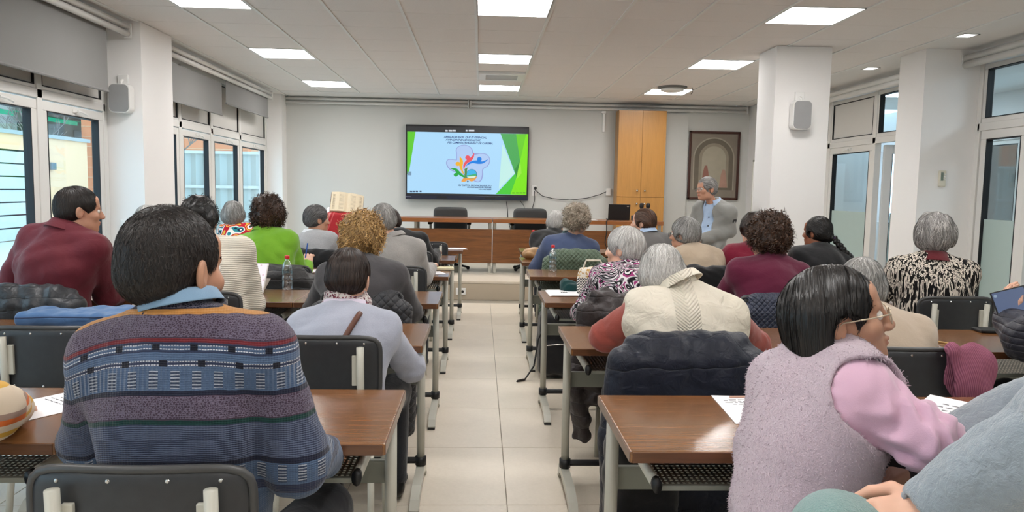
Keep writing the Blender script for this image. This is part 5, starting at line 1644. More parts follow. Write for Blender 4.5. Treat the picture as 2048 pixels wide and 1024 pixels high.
K = {
 'burgundy': fabric('burgundy_poplin', sr(98, 34, 44), .7, 700, .7, .12, .1), 'denim': fabric('denim_shirt', sr(122, 152, 178), .8, 600, .3),
 'cream_rib': rib_material('cream_ribbed_knit', sr(222, 214, 198), 2, 620), 'green': fabric('lime_green_knit', sr(122, 176, 48), .9, 300, .45, .1),
 'ltgrey': fabric('light_grey_melange', sr(168, 168, 170), .92, 260, .4, .08, .3, .45), 'dkgrey': fabric('charcoal_knit', sr(70, 68, 70), .92, 320, .4, .1),
 'bluegrey': fabric('pale_blue_grey_cardigan', sr(168, 172, 186), .92, 320, .4, .06, .3, .15), 'grey': fabric('grey_cardigan', sr(158, 154, 150), .92, 260, .5, .08, .3, .3),
 'black': fabric('black_knit', sr(18, 18, 20), .85, 300, .4), 'swirl': swirl_material(), 'brush': brush_material(), 'patch': patch_material(),
 'blue': fabric('slate_blue_sweatshirt', sr(70, 82, 112), .9, 320, .4, .1), 'teal': fabric('dark_teal_rib', sr(18, 58, 58), .9, 300), 'midgrey': fabric('grey_jumper', sr(104, 102, 100), .92, 300, .4, .08),
 'beige': fabric('beige_knit', sr(182, 164, 142), .92, 300, .45, .08), 'rust': fabric('rust_knit', sr(146, 70, 60), .9, 340, .5, .1), 'creamvest': None, 'maroon': fabric('maroon_cardigan', sr(92, 26, 52), .9, 300, .4, .1),
 'redm': fabric('crimson_knit', sr(120, 24, 48), .9, 300, .4, .1), 'navy': fabric('navy_cloth', sr(30, 36, 58), .85, 300, .4), 'purple': fabric('purple_scarf_cloth', sr(74, 46, 96), .8, 300, .6, .3),
 'lav': fleece_material('lavender_fleece', sr(214, 192, 204)), 'pink': fabric('pink_brushed_jersey', sr(204, 166, 186), .9, 500, .25, .04, .4), 'greyfl': fleece_material('grey_velour', sr(150, 160, 168), 60), 'tealfl': fleece_material('pale_teal_fleece', sr(140, 176, 172), 260),
 'redscarf': fabric('crimson_scarf_cloth', sr(146, 30, 54), .8, 300, .8, .35), 'white': fabric('white_cotton', sr(220, 222, 226), .8, 500, .2), 'paleblue': fabric('pale_blue_cotton', sr(172, 194, 222), .8, 500, .4, .05),
 'lilac': fabric('lilac_cotton', sr(206, 196, 212), .8, 500, .2), 'jacketgrey': fabric('grey_softshell', sr(142, 142, 138), .85, 350, .4, .08), 'darkvest': fabric('black_vest_cloth', sr(24, 24, 26), .8, 300, .4), 'stripe': stripes_material('orange_striped_knit', [(0, sr(206, 188, 164)), (.35, sr(196, 150, 50)), (.47, sr(206, 188, 164)), (.62, sr(196, 96, 36)), (.74, sr(150, 124, 110)), (.86, sr(206, 188, 164))], 9, 2, 0),
 'printscarf': None,
}
_m = Mt('cream_quilted_vest', .6, 0, .4); x_, y_, z_ = _m.xyz()
_h = ((z_ * 1 + (x_.abs() * -.8)) * 260).sin().abs() * (x_.abs().lt(.045))
_m.col(_m.mix(_m.noise(8, 3), sr(206, 198, 180), sr(224, 216, 200))); _m.bump(_h * .8 + ((z_ + x_ * .35) * 70).sin() * .35 + _m.noise(18, 3, dist=1) * 2.5, .8, .006); K['creamvest'] = _m.m
_m = Mt('printed_scarf', .85); _n = _m.noise(70, 2, dist=1); _m.col(_m.ramp(_n, [(0, sr(190, 182, 178)), (.45, sr(196, 188, 184)), (.5, sr(110, 40, 60)), (.58, sr(60, 54, 60)), (.64, sr(200, 192, 186))], True)); K['printscarf'] = _m.m
HM = {
 'black': hair_mat('black_hair', sr(10, 9, 9), sr(40, 36, 34), .38), 'blackman': hair_mat('very_dark_brown_hair', sr(14, 11, 10), sr(52, 44, 40), .5), 'dbrown': hair_mat('dark_brown_hair', sr(26, 20, 18), sr(72, 56, 48)),
 'brown': hair_mat('chestnut_hair', sr(48, 32, 24), sr(110, 78, 58)), 'blonde': hair_mat('curly_blonde_hair', sr(70, 42, 18), sr(232, 190, 124)), 'greyblonde': hair_mat('grey_blonde_hair', sr(112, 98, 82), sr(212, 200, 182)),
 'grey': hair_mat('steel_grey_hair', sr(84, 82, 80), sr(196, 194, 190)), 'dgrey': hair_mat('dark_grey_hair', sr(36, 35, 36), sr(126, 124, 124)), 'white': hair_mat('white_hair', sr(146, 142, 138), sr(236, 234, 230)), 'salt': hair_mat('salt_and_pepper_hair', sr(56, 52, 50), sr(206, 202, 198)),
 'dcurl': hair_mat('dark_brown_curls', sr(24, 16, 13), sr(92, 64, 46)),
}
SH = lambda **k: dict(dict(t=.014, n=1500, len=.05, back=.004, side=.012, w=.0017), **k)
man = lambda **k: dict(dict(t=.009, n=2600, len=.028, back=.0, side=0, w=.0012, lift=.003, flow='crown'), **k)
curly = lambda **k: dict(dict(t=.030, n=1300, len=.034, back=.012, side=.03, w=.0028, curl=.011, bias=.9, ears=False, lump=.006, vox=.007), **k)

# ---------------------------------------------------------------- left block
def swv(P, c7, sh, els, wrs):
    dx = P[:, 0] - c7[0]; a = np.where(dx < 0, 1.15, .25)
    v = (1.142 - P[:, 2]) - a * np.clip(np.abs(dx), 0, .22) ** 2
    return {'v': v, 'u': dx + .3 * (P[:, 1] - c7[1])}
q = person('man from behind in a blue and purple patterned knit sweater, nearest row', at(346, 543, 1.62), yaw=-21, pitch=4, byaw=-4, s=1.06, hs=1.05, sw=.152, c7=at(350, 655, 1.57), hip=(-.60, 1.60, .52), slouch=.25, skin='tan', fem=False, girth=.98,
           wr=(at(150, 885, 1.95), (-.40, 1.90, .70)), el=(at(190, 880, 1.70), at(592, 922, 1.57)), top=sweater_material(), off=.016, topname='knit_sweater', fold=.0035, vfun=swv, hair=man(n=9000, len=.013, t=.007, w=.0008, mess=.7, lift=.003), hairmat=HM['blackman'], vox=.0105, fv=.0045, curl=.4, arm=1.12, beard=6000)
add_collar(q, K['denim'], dz=.038, rx=.064, ry=.066, h=.028, flap=.022)
add_scarf(q, rib_material('navy_neck_rib', sr(40, 42, 56), 0, 900), r=.014, rx=.078, ry=.080, dz=.022, seed=2, loops=1, name='neck_rib', vox=.006)
q = person('man in a burgundy shirt turned to the right, at a laptop', at(158, 423, 4.0), yaw=-52, pitch=2, byaw=-15, s=1.02, sw=.19, c7=at(124, 466, 3.94), hip=at(95, 600, 3.9) * np.array([1, 1, 0]) + np.array([0, 0, .55]), skin='mid', fem=False, girth=1.15,
           wr=(at(60, 590, 4.35), at(262, 588, 4.36)), el=(at(10, 585, 4.0), at(212, 592, 4.06)), top=K['burgundy'], topname='shirt', fold=.005, hair=man(n=2200, len=.03, t=.010, back=-.004), hairmat=HM['blackman'], vox=.012, fv=.005, arm=1.1)
add_collar(q, K['burgundy'], dz=.02, h=.035, flap=.045)
q = person('white-haired person beside the left pillar, mostly hidden by the nearest man', at(297, 447, 5.35), yaw=8, sw=.16, top=K['navy'], topname='cardigan', hair=SH(n=1200), hairmat=HM['white'], hip=(-2.22, 5.25, .53), deskY=5.48)
q = person('dark-haired person in a cream ribbed sweater using a tablet', at(400, 441, 4.1), yaw=-6, sw=.17, c7=at(412, 492, 4.04), hip=(-1.36, 3.98, .53), skin='mid', fem=False, wr=(at(300, 600, 4.35), at(500, 575, 4.36)), el=(at(290, 610, 4.05), at(508, 608, 4.06)), hand_dir=(None, (-.1, .3, .8)), hand_n=(None, (.9, -.3, 0)),
           top=K['cream_rib'], hair=dict(t=.016, n=900, len=.022, back=.002, side=.006, w=.0018, curl=.007, lump=.004, vox=.007), hairmat=HM['black'], vox=.012)
q = person('grey-haired person in a red, white and teal patchwork print, far left', at(467, 432, 6.6), yaw=8, sw=.16, top=K['patch'], topname='blouse', hair=SH(n=1100, len=.06, back=.02, wave=.003), hairmat=HM['grey'], deskY=6.75, hip=(-1.97, 6.5, .53))
add_scarf(q, K['patch'], r=.03, seed=4)
q = person('person with dark brown curls in a lime green sweater', at(537, 432, 5.35), yaw=-10, sw=.165, c7=at(528, 470, 5.28), hip=(-1.45, 5.2, .55), wr=(at(480, 545, 5.7), at(614, 528, 5.62)), el=(None, at(606, 566, 5.42)), girth=1.08, top=K['green'], fold=.006, hair=curly(n=1500), hairmat=HM['dcurl'], vox=.012, deskY=5.48)
add_collar(q, K['green'], dz=.03, h=.02, flap=.03)
q = person('short grey-haired woman in a light grey sweater facing right, before the red lectern', at(634, 440, 6.6), yaw=-56, byaw=-15, sw=.16, c7=at(622, 472, 6.55), hip=(-1.38, 6.5, .53), skin='mid', top=K['ltgrey'], hair=SH(n=1300, t=.016, flow='back', back=-.004, side=.0, front=.0), hairmat=HM['dgrey'], deskY=6.75)
add_collar(q, K['white'], dz=.02, h=.025, flap=.03)
q = person('woman with blonde curls in a charcoal sweater', at(727, 478, 4.08), yaw=-32, byaw=-8, sw=.175, c7=at(722, 528, 4.0), hip=(-.62, 3.95, .53), girth=1.12, top=K['dkgrey'], hair=curly(n=2000, t=.030, back=.018, vox=.006, curl=.009, w=.0024), hairmat=HM['blonde'], vox=.012, deskY=4.165, arm=1.15)
add_glasses(q, M['black'])
q = person('woman with short dark brown hair in a pale grey cardigan, bent over her desk', at(697, 562, 2.98), yaw=-6, pitch=14, sw=.150, c7=at(690, 628, 2.92), hip=(-.53, 2.86, .52), top=K['bluegrey'], topname='cardigan', hair=SH(n=3200, len=.06, t=.013, back=-.008, side=.0, w=.0013, mess=.12), hairmat=HM['dbrown'], vox=.011, fv=.005, deskY=3.03, girth=1.05)
add_collar(q, K['lilac'], dz=.028, h=.022, flap=.055, rx=.076, ry=.080); add_scarf(q, K['printscarf'], r=.02, rx=.066, ry=.068, dz=.058, seed=6, vox=.007)
c_, F_1 = q['c7'], q['F1']
st = MB(); Ps = []
for t in np.linspace(0, 1, 12):
    a = q['sh'][1] - F_1[:, 0] * .075 + F_1[:, 2] * .075 - F_1[:, 1] * .005; b = q['o'].location
    pass
    p_ = at(727 - 58 * t, 612 + 84 * t, 2.66 + .12 * (1 - t) ** 2)
    Ps.append(tuple(onto(q, p_, .008)[0] - q['org']))
st.tube(Ps, .011, 8).build('bag_strap', plain('brown_leather_strap', sr(92, 52, 36), .5), q['o'], True)
q = person('grey-haired person in a grey cardigan leaning towards the aisle', at(768, 443, 5.4), yaw=-12, sw=.165, c7=at(785, 482, 5.35), hip=(-.62, 5.25, .53), wr=(at(790, 545, 5.7), at(862, 535, 5.72)), el=(None, at(850, 556, 5.42)), top=K['grey'], topname='cardigan', hair=SH(n=1500, len=.07, t=.014), hairmat=HM['grey'], girth=1.08, deskY=5.48)
add_collar(q, K['grey'], dz=.03, h=.02, flap=.025)
q = person('person all in black hunched over a far left desk', at(781, 447, 6.65), yaw=10, pitch=25, sw=.17, c7=at(800, 470, 6.55), hip=(-.66, 6.5, .53), wr=(None, at(872, 507, 7.0)), el=(None, at(862, 522, 6.66)), top=K['black'], hair=SH(n=900), hairmat=HM['dbrown'], deskY=6.75, arm=1.15)
q = person('person in an orange and cream striped top cut off by the left edge', (-1.62, 1.58, 1.24), yaw=-10, byaw=-10, sw=.17, hip=(-1.55, 1.45, .53), wr=((-1.75, 1.98, .80), (-1.24, 1.98, .80)), el=(None, at(-22, 822, 1.72)), top=K['stripe'], hair=SH(n=900), hairmat=HM['brown'], deskY=1.84, arm=1.12)

# ---------------------------------------------------------------- right block
q = person('white-haired person in a black vest with grey sleeves, farthest right row', at(1113, 446, 7.7), yaw=-25, sw=.165, c7=at(1107, 470, 7.63), hip=(.72, 7.55, .53), wr=(at(1085, 493, 7.95), None), el=(at(1078, 496, 7.72), None), top=K['grey'], vest=K['darkvest'], hair=SH(n=1000, wave=.003), hairmat=HM['white'], deskY=7.8)
q = person('person with frizzy grey-blonde hair in a slate blue sweatshirt', at(1155, 440, 6.5), yaw=-48, byaw=-8, sw=.18, c7=at(1142, 478, 6.52), hip=(.78, 6.50, .53), slouch=.2, top=K['blue'], girth=1.1, hair=curly(n=1500, t=.026, back=.008, side=.015), hairmat=HM['greyblonde'], deskY=6.655, arm=1.1)
add_collar(q, K['teal'], dz=.02, h=.035, flap=.03, gap=20); add_glasses(q, M['black'])
q = person('white-haired woman in a black, white and magenta swirl top, facing left', at(1248, 500, 4.18), yaw=54, byaw=5, sw=.165, c7=at(1266, 540, 4.12), hip=(.80, 4.05, .53), skin='light', top=K['swirl'], topname='blouse', hair=SH(n=2600, len=.075, t=.018, back=.0, side=.0, mess=.18, front=-.004), hairmat=HM['white'], vox=.012, deskY=4.262, girth=1.12, arm=1.1)
add_scarf(q, K['redscarf'], r=.026, seed=8, dz=.012)
q = person('brown-haired person in dark grey with a pale blue collar, facing left', at(1287, 446, 6.6), yaw=62, byaw=10, sw=.17, c7=at(1297, 472, 6.55), hip=(1.55, 6.5, .53), fem=False, top=K['midgrey'], hair=SH(n=1300, t=.012, flow='back', side=.002, mess=.1), hairmat=HM['brown'], deskY=6.655)
add_collar(q, K['paleblue'], dz=.03, h=.03, flap=.035)
q = person('woman with bobbed grey hair and glasses in a beige sweater, facing left', at(1369, 470, 5.5), yaw=54, byaw=8, sw=.165, c7=at(1388, 500, 5.44), hip=(1.62, 5.38, .53), skin='mid', top=K['beige'], hair=SH(n=1800, len=.08, t=.018, back=.01, side=.01, mess=.14), hairmat=HM['grey'], deskY=5.565)
add_glasses(q, M['black']); add_scarf(q, fabric('leopard_scarf', sr(120, 104, 88), .9, 120, .5, .5), r=.02, rx=.07, ry=.07, dz=.02, seed=3)
q = person('white-haired person in a cream quilted vest with rust sleeves, bowed over the desk', at(1325, 556, 2.92), yaw=-6, pitch=20, roll=-6, byaw=0, sw=.165, c7=at(1372, 598, 2.82), hip=(.77, 2.82, .52), skin='light', girth=1.14, wr=(at(1290, 690, 3.14), at(1480, 650, 3.16)), el=(at(1210, 672, 2.93), at(1508, 690, 2.95)),
           top=K['rust'], vest=K['creamvest'], vestname='quilted_vest', hair=SH(n=4200, len=.055, t=.014, w=.0013, back=.0, side=.002, crown=(.02, -.03, .13)), hairmat=HM['white'], vox=.011, fv=.005, arm=1.12)
collar(q['o'], q['c7'] + np.array([-.015, .03, .035]), neck_frame(q), .074, .076, K['creamvest'], q['org'], h=.045, flap=.03, gap=30)
q = person('woman with thick dark curls in a maroon cardigan', at(1535, 476, 4.15), yaw=20, byaw=0, sw=.165, c7=at(1541, 525, 4.1), hip=(1.62, 4.02, .53), top=K['maroon'], topname='cardigan', hair=curly(n=1900, t=.028, curl=.010, len=.034, back=.012, side=.022), hairmat=HM['dcurl'], vox=.012, deskY=4.262, girth=1.05)
q = person('brown-haired person in a crimson sweater half hidden behind the maroon cardigan', at(1507, 460, 5.5), yaw=20, byaw=0, sw=.17, c7=at(1510, 496, 5.45), hip=(2.02, 5.36, .53), wr=(at(1455, 530, 5.75), None), el=(at(1440, 530, 5.52), None), top=K['redm'], hair=SH(n=900, t=.02, wave=.004), hairmat=HM['dbrown'], deskY=5.565)
q = person('woman with a long black braid, black vest and purple scarf', at(1634, 466, 5.5), yaw=36, byaw=5, sw=.17, c7=at(1642, 504, 5.44), hip=(2.52, 5.36, .53), skin='brown', top=K['navy'], vest=K['darkvest'], hair=dict(t=.007, n=1800, len=.07, flow='tail', tail=(.0, -.115, -.03), back=.004, side=.004, w=.0014, mess=.05, extra=(((0, -.105, -.03), (.03, .025, .03)),)), hairmat=HM['black'], deskY=5.565)
add_scarf(q, K['purple'], r=.026, seed=12, dz=.015)
br_ = Sdf(); p0 = q['head'] + q['Rh'] @ np.array([0, -.13, -.03])
for k in range(9):
    for sg in (-1, 1): br_.ell(p0 + np.array([.012 * sg + .022 * k, -.010 - .004 * k, -.027 * k]), (.017, .017, .020), k=.004)
organic('braid', br_, .005, hair_mat('braid_hair', sr(12, 11, 11), sr(34, 30, 30)), q['o'], origin=q['org'])
tb = MB().tube([tuple(p0 - q['org'] + np.array([.022 * math.cos(a), .022 * math.sin(a), 0])) for a in np.linspace(0, 2 * PI, 13)], .006, 6, caps=False); tb.build('hair_tie', K['purple'], q['o'], True)
q = person('woman with wavy grey hair in a black and white brushstroke print, seen from behind', at(1868, 474, 4.12), yaw=-20, byaw=-12, sw=.17, c7=at(1868, 522, 4.06), hip=(2.56, 4.05, .53), girth=1.18, top=K['brush'], topname='blouse', hair=SH(n=2400, len=.06, t=.022, back=.012, side=.014, wave=.006, mess=.3, ears=False), hairmat=HM['salt'], vox=.012, deskY=4.262, arm=1.15)
add_collar(q, fabric('dark_red_collar', sr(88, 22, 30)), dz=.02, h=.02, flap=.05, rx=.07, ry=.075)
q = person('grey-haired person in beige mostly hidden behind the lavender fleece', at(1722, 580, 2.98), yaw=-20, pitch=10, byaw=-5, sw=.17, c7=at(1742, 632, 2.9), hip=(1.55, 2.84, .52), girth=1.1, wr=(None, at(1835, 672, 3.22)), el=(None, at(1838, 690, 2.94)), top=fabric('sand_cotton_top', sr(190, 172, 152), .85, 400, .3), hair=SH(n=1400, t=.016), hairmat=HM['grey'], deskY=3.0, arm=1.1)
q = person('person in a navy padded jacket holding up a tablet at the right edge', (2.45, 2.92, 1.12), yaw=25, byaw=20, sw=.175, hip=(2.45, 2.82, .53), wr=(at(2020, 640, 3.06), None), el=(at(2052, 680, 2.90), None), hand_dir=((-.15, .1, 1), None), hand_n=((-1, .2, .1), None), top=quilt_material('navy_padded_jacket', sr(30, 32, 46), 110, .5, False), topname='padded_jacket', off=.03, fold=.006, hair=SH(n=900), hairmat=HM['dbrown'], deskY=3.0, arm=1.2)
q = person('smiling grey-haired person standing in a grey jacket over a pale blue shirt', at(1413, 379, 7.7), yaw=108, pitch=0, byaw=128, s=1.0, sw=.165, c7=at(1430, 410, 7.75), hip=(2.41, 7.75, .84), skin='mid', standing=True, smile=1.0, wr=(at(1402, 480, 7.56), at(1392, 474, 7.72)), el=(at(1459, 462, 7.66), None), hand_dir=((-.9, -.3, -.2), None), top=K['paleblue'], topname='shirt', jacket=K['jacketgrey'], jgap=.095, girth=1.0,
           hair=SH(n=1600, t=.015, flow='back', back=-.006, side=-.0, mess=.2), hairmat=HM['salt'], group='people in the room', vox=.012, fv=.0045)
add_collar(q, K['paleblue'], dz=.03, h=.03, flap=.04, gap=70); add_glasses(q, plain('thin_dark_metal', sr(60, 52, 46), .35, metal=.6), r=.0012)
bt = MB().ball((0, 0, 0), .0075, 8, 6).mesh('button')
for k in range(6):
    o = link('button', bt, M['navy_btn'] if 'navy_btn' in M else M['black'], q['o']); p_ = onto(q, q['c7'] + q['Rb'][:, 1] * .2 + np.array([0, 0, -.13 - .065 * k]), .002)[0]; o.location = tuple(p_ - q['org'])
lg = MB().lathe([(.03, 0), (.03, .004)], (0, 0, 0), 16, 'y').build('sleeve_badge', M['black'], q['o']); p_, n_ = onto(q, q['sh'][0] * .55 + q['el'][0] * .45 + np.array([.05, -.08, 0]), .001, .03); lg.location = tuple(p_ - q['org']); lg.rotation_euler = Vector((-n_).tolist()).to_track_quat('Y', 'Z').to_euler()

# lavender fleece, nearest on the right
q = person('woman with a black bob and glasses in a lavender fleece vest, looking right', at(1676, 640, 1.62), yaw=-108, pitch=-12, byaw=-84, s=.97, sw=.14, c7=at(1640, 724, 1.62), hip=(.68, 1.52, .52), skin='tan', girth=.92, slouch=.35,
           wr=((1.08, 1.86, .80), at(1990, 985, 1.55)), el=(None, at(1842, 872, 1.40)), top=K['pink'], topname='sleeves', off=.014, vest=K['lav'], vestname='fleece_vest', vestoff=.030, fold=.004, rump_k=3.2, pile=26000, hole=None,
           hair=dict(t=.012, n=5200, len=.13, long=.165, flow='down', part=.0, w=.0016, mess=.05, lfwd=-.012, front=.004, lift=.003, back=.0, fw=.090, fd=.012, ears=True, eark=1.25), hairmat=HM['black'], vox=.0095, fv=.0038, arm=1.12)
add_glasses(q, plain('pale_gold_metal', sr(196, 180, 156), .3, metal=.5), r=.0017, w=.023, h=.017)
scarf(q['o'], q['c7'] + q['Rb'][:, 1] * .035 + np.array([0, 0, .012]), neck_frame(q, .6), .074, .074, .024, K['lav'], q['org'], seed=5, name='fleece_collar', loops=2, vox=.007)

# person in the grey sweatshirt, right edge: only the arm, hand and knee reach into the frame
wl = at(1888, 1018, 1.20)
q = person('person in a grey velour sweatshirt whose hand rests on a pale teal knee', (1.16, 1.22, 1.47), yaw=55, byaw=52, s=1.08, sw=.17, c7=(1.24, 1.16, 1.33), hip=(1.28, 1.02, .62), skin='light', wr=(wl, (1.0, 1.5, .85)), el=(at(2160, 850, 1.08), None), hand_dir=((-.92, .16, -.20), None), hand_n=((.05, -.55, .85), None), curl=.42,
           top=K['greyfl'], topname='sweatshirt', off=.022, fold=.005, hair=SH(n=900), hairmat=HM['grey'], legs=False, vox=.0095, fv=.0045, arm=1.35, hands=True)
Lg = Sdf(); kn = np.array([.645, 1.25, .785])
Lg.ell((1.28, 1.02, .60), (.17, .15, .13), k=.05); Lg.cap((1.22, 1.06, .62), kn, .095, .078, k=.05); Lg.cap(kn, (.58, 1.20, .42), .072, .055, k=.04)
Lg.cap((1.34, 1.16, .56), (.98, 1.50, .52), .09, .068, k=.05); Lg.cap((.98, 1.50, .52), (.97, 1.47, .11), .062, .048, k=.03)
folds(Lg, 5, .004, 30)
organic('trousers', Lg, .012, K['tealfl'], q['o'], origin=q['org'])
for b in ((.56, 1.17, .36), (.97, 1.45, .055)):
    S = Sdf(); S.cap(np.array(b), np.array(b) + np.array([-.08, .10, -.01]), .036, .034, k=.03); S.ell(np.array(b) + np.array([-.10, .13, -.01]), (.045, .05, .03), k=.03); organic('shoe', S, .012, M['shoe'], q['o'], origin=q['org'])
# ---------------------------------------------------------------- coats hung over chair backs
def coat(label, key, mat, top=.88, low=.35, w=.235, thick=.055, seed=1, sleeves=(-1, 1), slow=None, name='coat', cat='coat', dx=0.0, front=.55, fold=.012, vox=.011, extra=None, rot_=0):
    x, y = CHAIRS[key]; x += dx; yb = y - .225
    S = Sdf(); zc = (top + low) / 2
    S.box((x, yb - .022, zc - .03), (w, thick * .75, (top - low) / 2 - .03), None, .035, k=.03)
    S.box((x, yb + .035, (top + front) / 2), (w * .86, .028, (top - front) / 2 - .01), None, .025, k=.04)
    S.cap((x - w * .5, yb, top - .04), (x + w * .55, yb, top - .045), .045, k=.06)
    for sx in sleeves:
        z1 = slow if slow is not None else low + .02
        S.cap((x + sx * (w - .02), yb - .01, top - .10), (x + sx * (w + .01), yb - .03, (top + z1) / 2), .048, .048, k=.025)
        S.cap((x + sx * (w + .015), yb - .03, (top + z1) / 2), (x + sx * (w + .0), yb - .02, z1), .05, .043, k=.02)
    folds(S, seed, fold * .6, 22, (1, 1, .35)); folds(S, seed + 50, fold * .3, 55, (1, 1, .8))
    if extra: extra(S, x, yb)
    # the chair's own backrest stays outside the cloth
    S.box((x - dx, yb + .004, .72), (.20, .010, .13), None, .008, k=.004, m='s')
    o = organic(name, S, vox, mat, None, origin=(x, yb, 0)); o.location = (x, yb, 0)
    return tag(o, label, cat)
coat('dark navy quilted coat over the chair behind the cream vest', ('R', 1, 0), quilt_material('navy_nylon_quilt', sr(17, 23, 38), 30, .48, False, .3), top=.90, low=.16, w=.255, thick=.07, seed=3, fold=.010)
_x, _y = CHAIRS[('R', 1, 0)]
coat('dark brown padded coat over a chair in the third row, hanging towards the aisle', ('R', 2, 0), quilt_material('brown_padded_cloth', sr(46, 38, 38), 46, .5, False, .35), top=.875, low=.30, w=.22, thick=.07, seed=7, fold=.022, dx=-.05, slow=.12)
coat('navy diamond-quilted jacket over the chair behind the maroon cardigan', ('R', 2, 1), quilt_material('navy_diamond_quilt', sr(34, 42, 64), 110, .5), top=.87, low=.45, w=.225, seed=9, fold=.006)
coat('green diamond-quilted jacket over a chair in the fifth row', ('R', 4, 0), quilt_material('green_diamond_quilt', sr(82, 100, 80), 85, .55), top=.90, low=.14, w=.245, seed=12, fold=.008)
coat('black jacket over the chair behind the woman in beige', ('R', 3, 1), K['black'], top=.88, low=.45, seed=14)
coat('black padded jacket over the left chair behind the burgundy shirt', ('L', 2, 2), quilt_material('black_puffer', sr(34, 36, 40), 55, .45, False), top=.88, low=.45, w=.26, seed=15, fold=.014)
coat('black padded jacket over the chair of the green sweater', ('L', 3, 1), quilt_material('black_puffer_small', sr(40, 38, 38), 55, .45, False), top=.86, low=.42, w=.225, seed=17, fold=.012)
coat('black quilted coat over the chair behind the charcoal sweater', ('L', 2, 0), quilt_material('black_coat_quilt', sr(36, 36, 40), 70, .6), top=.86, low=.12, w=.235, seed=19, fold=.010)
coat('dark coat over the chair of the person in light grey, far left', ('L', 4, 1), K['darkvest'], top=.86, low=.45, seed=21, sleeves=())

# ---------------------------------------------------------------- pink knit hat on a chair corner
_x, _y = CHAIRS[('R', 1, 1)]
S = Sdf(); hx, hy, hz = _x + .145, _y - .255, .78
S.ell((hx + .005, hy, hz), (.088, .05, .115), rot(0, 0, 12), k=.02)
S.cap((hx - .07, hy - .01, hz + .09), (hx + .06, hy - .01, hz - .10), .025, .03, k=.03)
S.ell((hx - .075, hy, hz - .02), (.06, .02, .14), rot(0, 0, -32), k=.012, m='s')
folds(S, 31, .003, 40)
_m = Mt('pink_rib_knit', .95, 0, .15); _q = _m.xyz(); _w = ((_q[0] * .9 + _q[2] * .25) * 1100).sin()
_m.col(_m.mix(_w * .5 + .5, sr(146, 84, 108), sr(176, 112, 134))); _m.bump(_w, .6, .003)
o = organic('knit_hat', S, .006, _m.m, None, origin=(hx, hy, hz)); o.location = (hx, hy, hz); tag(o, 'dusty pink knitted beanie hung on the corner of a black chair', 'hat')

# ---------------------------------------------------------------- bottles
M['pet'] = None
M['pet'] = glass_mat('clear_pet', (.86, .90, .92), .5)
M['cap_red'] = plain('red_cap', sr(206, 28, 36), .4)
def bottle(label, p):
    B = empty('water_bottle', p); tag(B, label, 'bottle', 'half-litre water bottles')
    pr = [(.006, .004), (.030, 0), (.033, .006), (.033, .05), (.030, .056), (.033, .064), (.033, .085), (.0295, .092), (.033, .10), (.033, .13), (.030, .15), (.022, .172), (.0135, .185), (.0125, .195), (.0125, .20)]
    b = MB().lathe(pr, (0, 0, 0), 24).build('bottle_body', M['pet'], B, True)
    MB().lathe([(.0336, .102), (.0338, .104), (.0338, .126), (.0336, .128)], (0, 0, 0), 24).build('label_band', glass_mat('printed_label', (.80, .86, .86), .1), b, True)
    for k in range(5): MB().box(-.017 + .007 * k, -.013 + .007 * k, -.0346, -.0338, .109, .121).build('label_print', plain('label_ink', sr(90, 110, 120), .5), b)
    MB().lathe([(.0145, .196), (.015, .198), (.015, .213), (.013, .216)], (0, 0, 0), 20).build('cap', M['cap_red'], B, True)
def on_desk(px, py, z=DZ):
    d = FWD * FPX + RGT * (px - 1024) - UPV * (py - 512); return CAMP + d * ((z - CAM_H) / d[2])
bottle('water bottle with a red cap in front of the green sweater', tuple(on_desk(575, 579)))
bottle('water bottle with a red cap on the fourth row desk right of the aisle', tuple(on_desk(1105, 543)))
bottle('water bottle with a red cap on the farthest right desk', tuple(on_desk(1066, 499)))

# ---------------------------------------------------------------- papers
_m = Mt('printed_paper', .8); M['paper'] = plain('white_paper', sr(236, 236, 238), .8, var=.01)
M['ink'] = plain('printed_ink', sr(60, 60, 66), .8); M['ink_y'] = plain('yellow_marker', sr(220, 200, 70), .8)
def sheet(label, p, w, d, rz, lines=4, n=1, name='paper_sheet', tilt=0.0, mat=None, cat='paper', lh=.012, ink=True):
    O = empty(name, (p[0], p[1], p[2] + .0008), R(rz)); tag(O, label, cat)
    O.rotation_euler = (R(tilt), 0, R(rz))
    for k in range(n):
        o = MB().box(-w / 2 + .004 * k, w / 2 + .004 * k, -d / 2 - .003 * k, d / 2 - .003 * k, .0018 * k, .0018 * k + .0012).build('sheet', mat or M['paper'], O)
    zt = .0018 * (n - 1) + .0013
    if ink:
        t = MB()
        for k in range(lines):
            g = random.Random(k + int(p[0] * 100)); x0 = -w * .38 + (.02 if k % 3 == 0 else 0)
            while x0 < w * .36:
                l = g.uniform(.008, .028); t.box(x0, min(x0 + l, w * .38), d * .36 - .018 * k - lh * .3, d * .36 - .018 * k, zt, zt + .0002); x0 += l + .006
        t.build('print_lines', M['ink'], O)
    return O
D5 = DZ
sheet('white sheet on the farthest left desk, jutting over the aisle', (-.30, 8.10, DZ), .30, .21, 12, 3)
sheet('white sheet under the elbow of the grey cardigan', (-.36, 5.72, DZ), .16, .18, 20, 4)
O = empty('note_pad', tuple(on_desk(886, 540)), R(6)); tag(O, 'cream note pad on the fourth left desk beside the aisle', 'note pad')
MB().box(-.085, .085, -.06, .06, .0, .022, .004).build('page_block', plain('cream_pages', sr(226, 220, 190), .8, var=.08, scale=90), O); MB().box(-.088, .088, -.062, .062, -.0, .003, .001).build('cover', M['black'], O)
MB().box(-.075, .075, -.045, .045, .022, .0225).build('handwriting', plain('pencil_scribble', sr(196, 190, 150), .8, var=.3, scale=160), O)
O = sheet('stack of white paper on the third right desk beside the aisle', tuple(on_desk(1128, 587)), .215, .26, 2, 0, 4, 'paper_stack', ink=False)
t = MB(); 
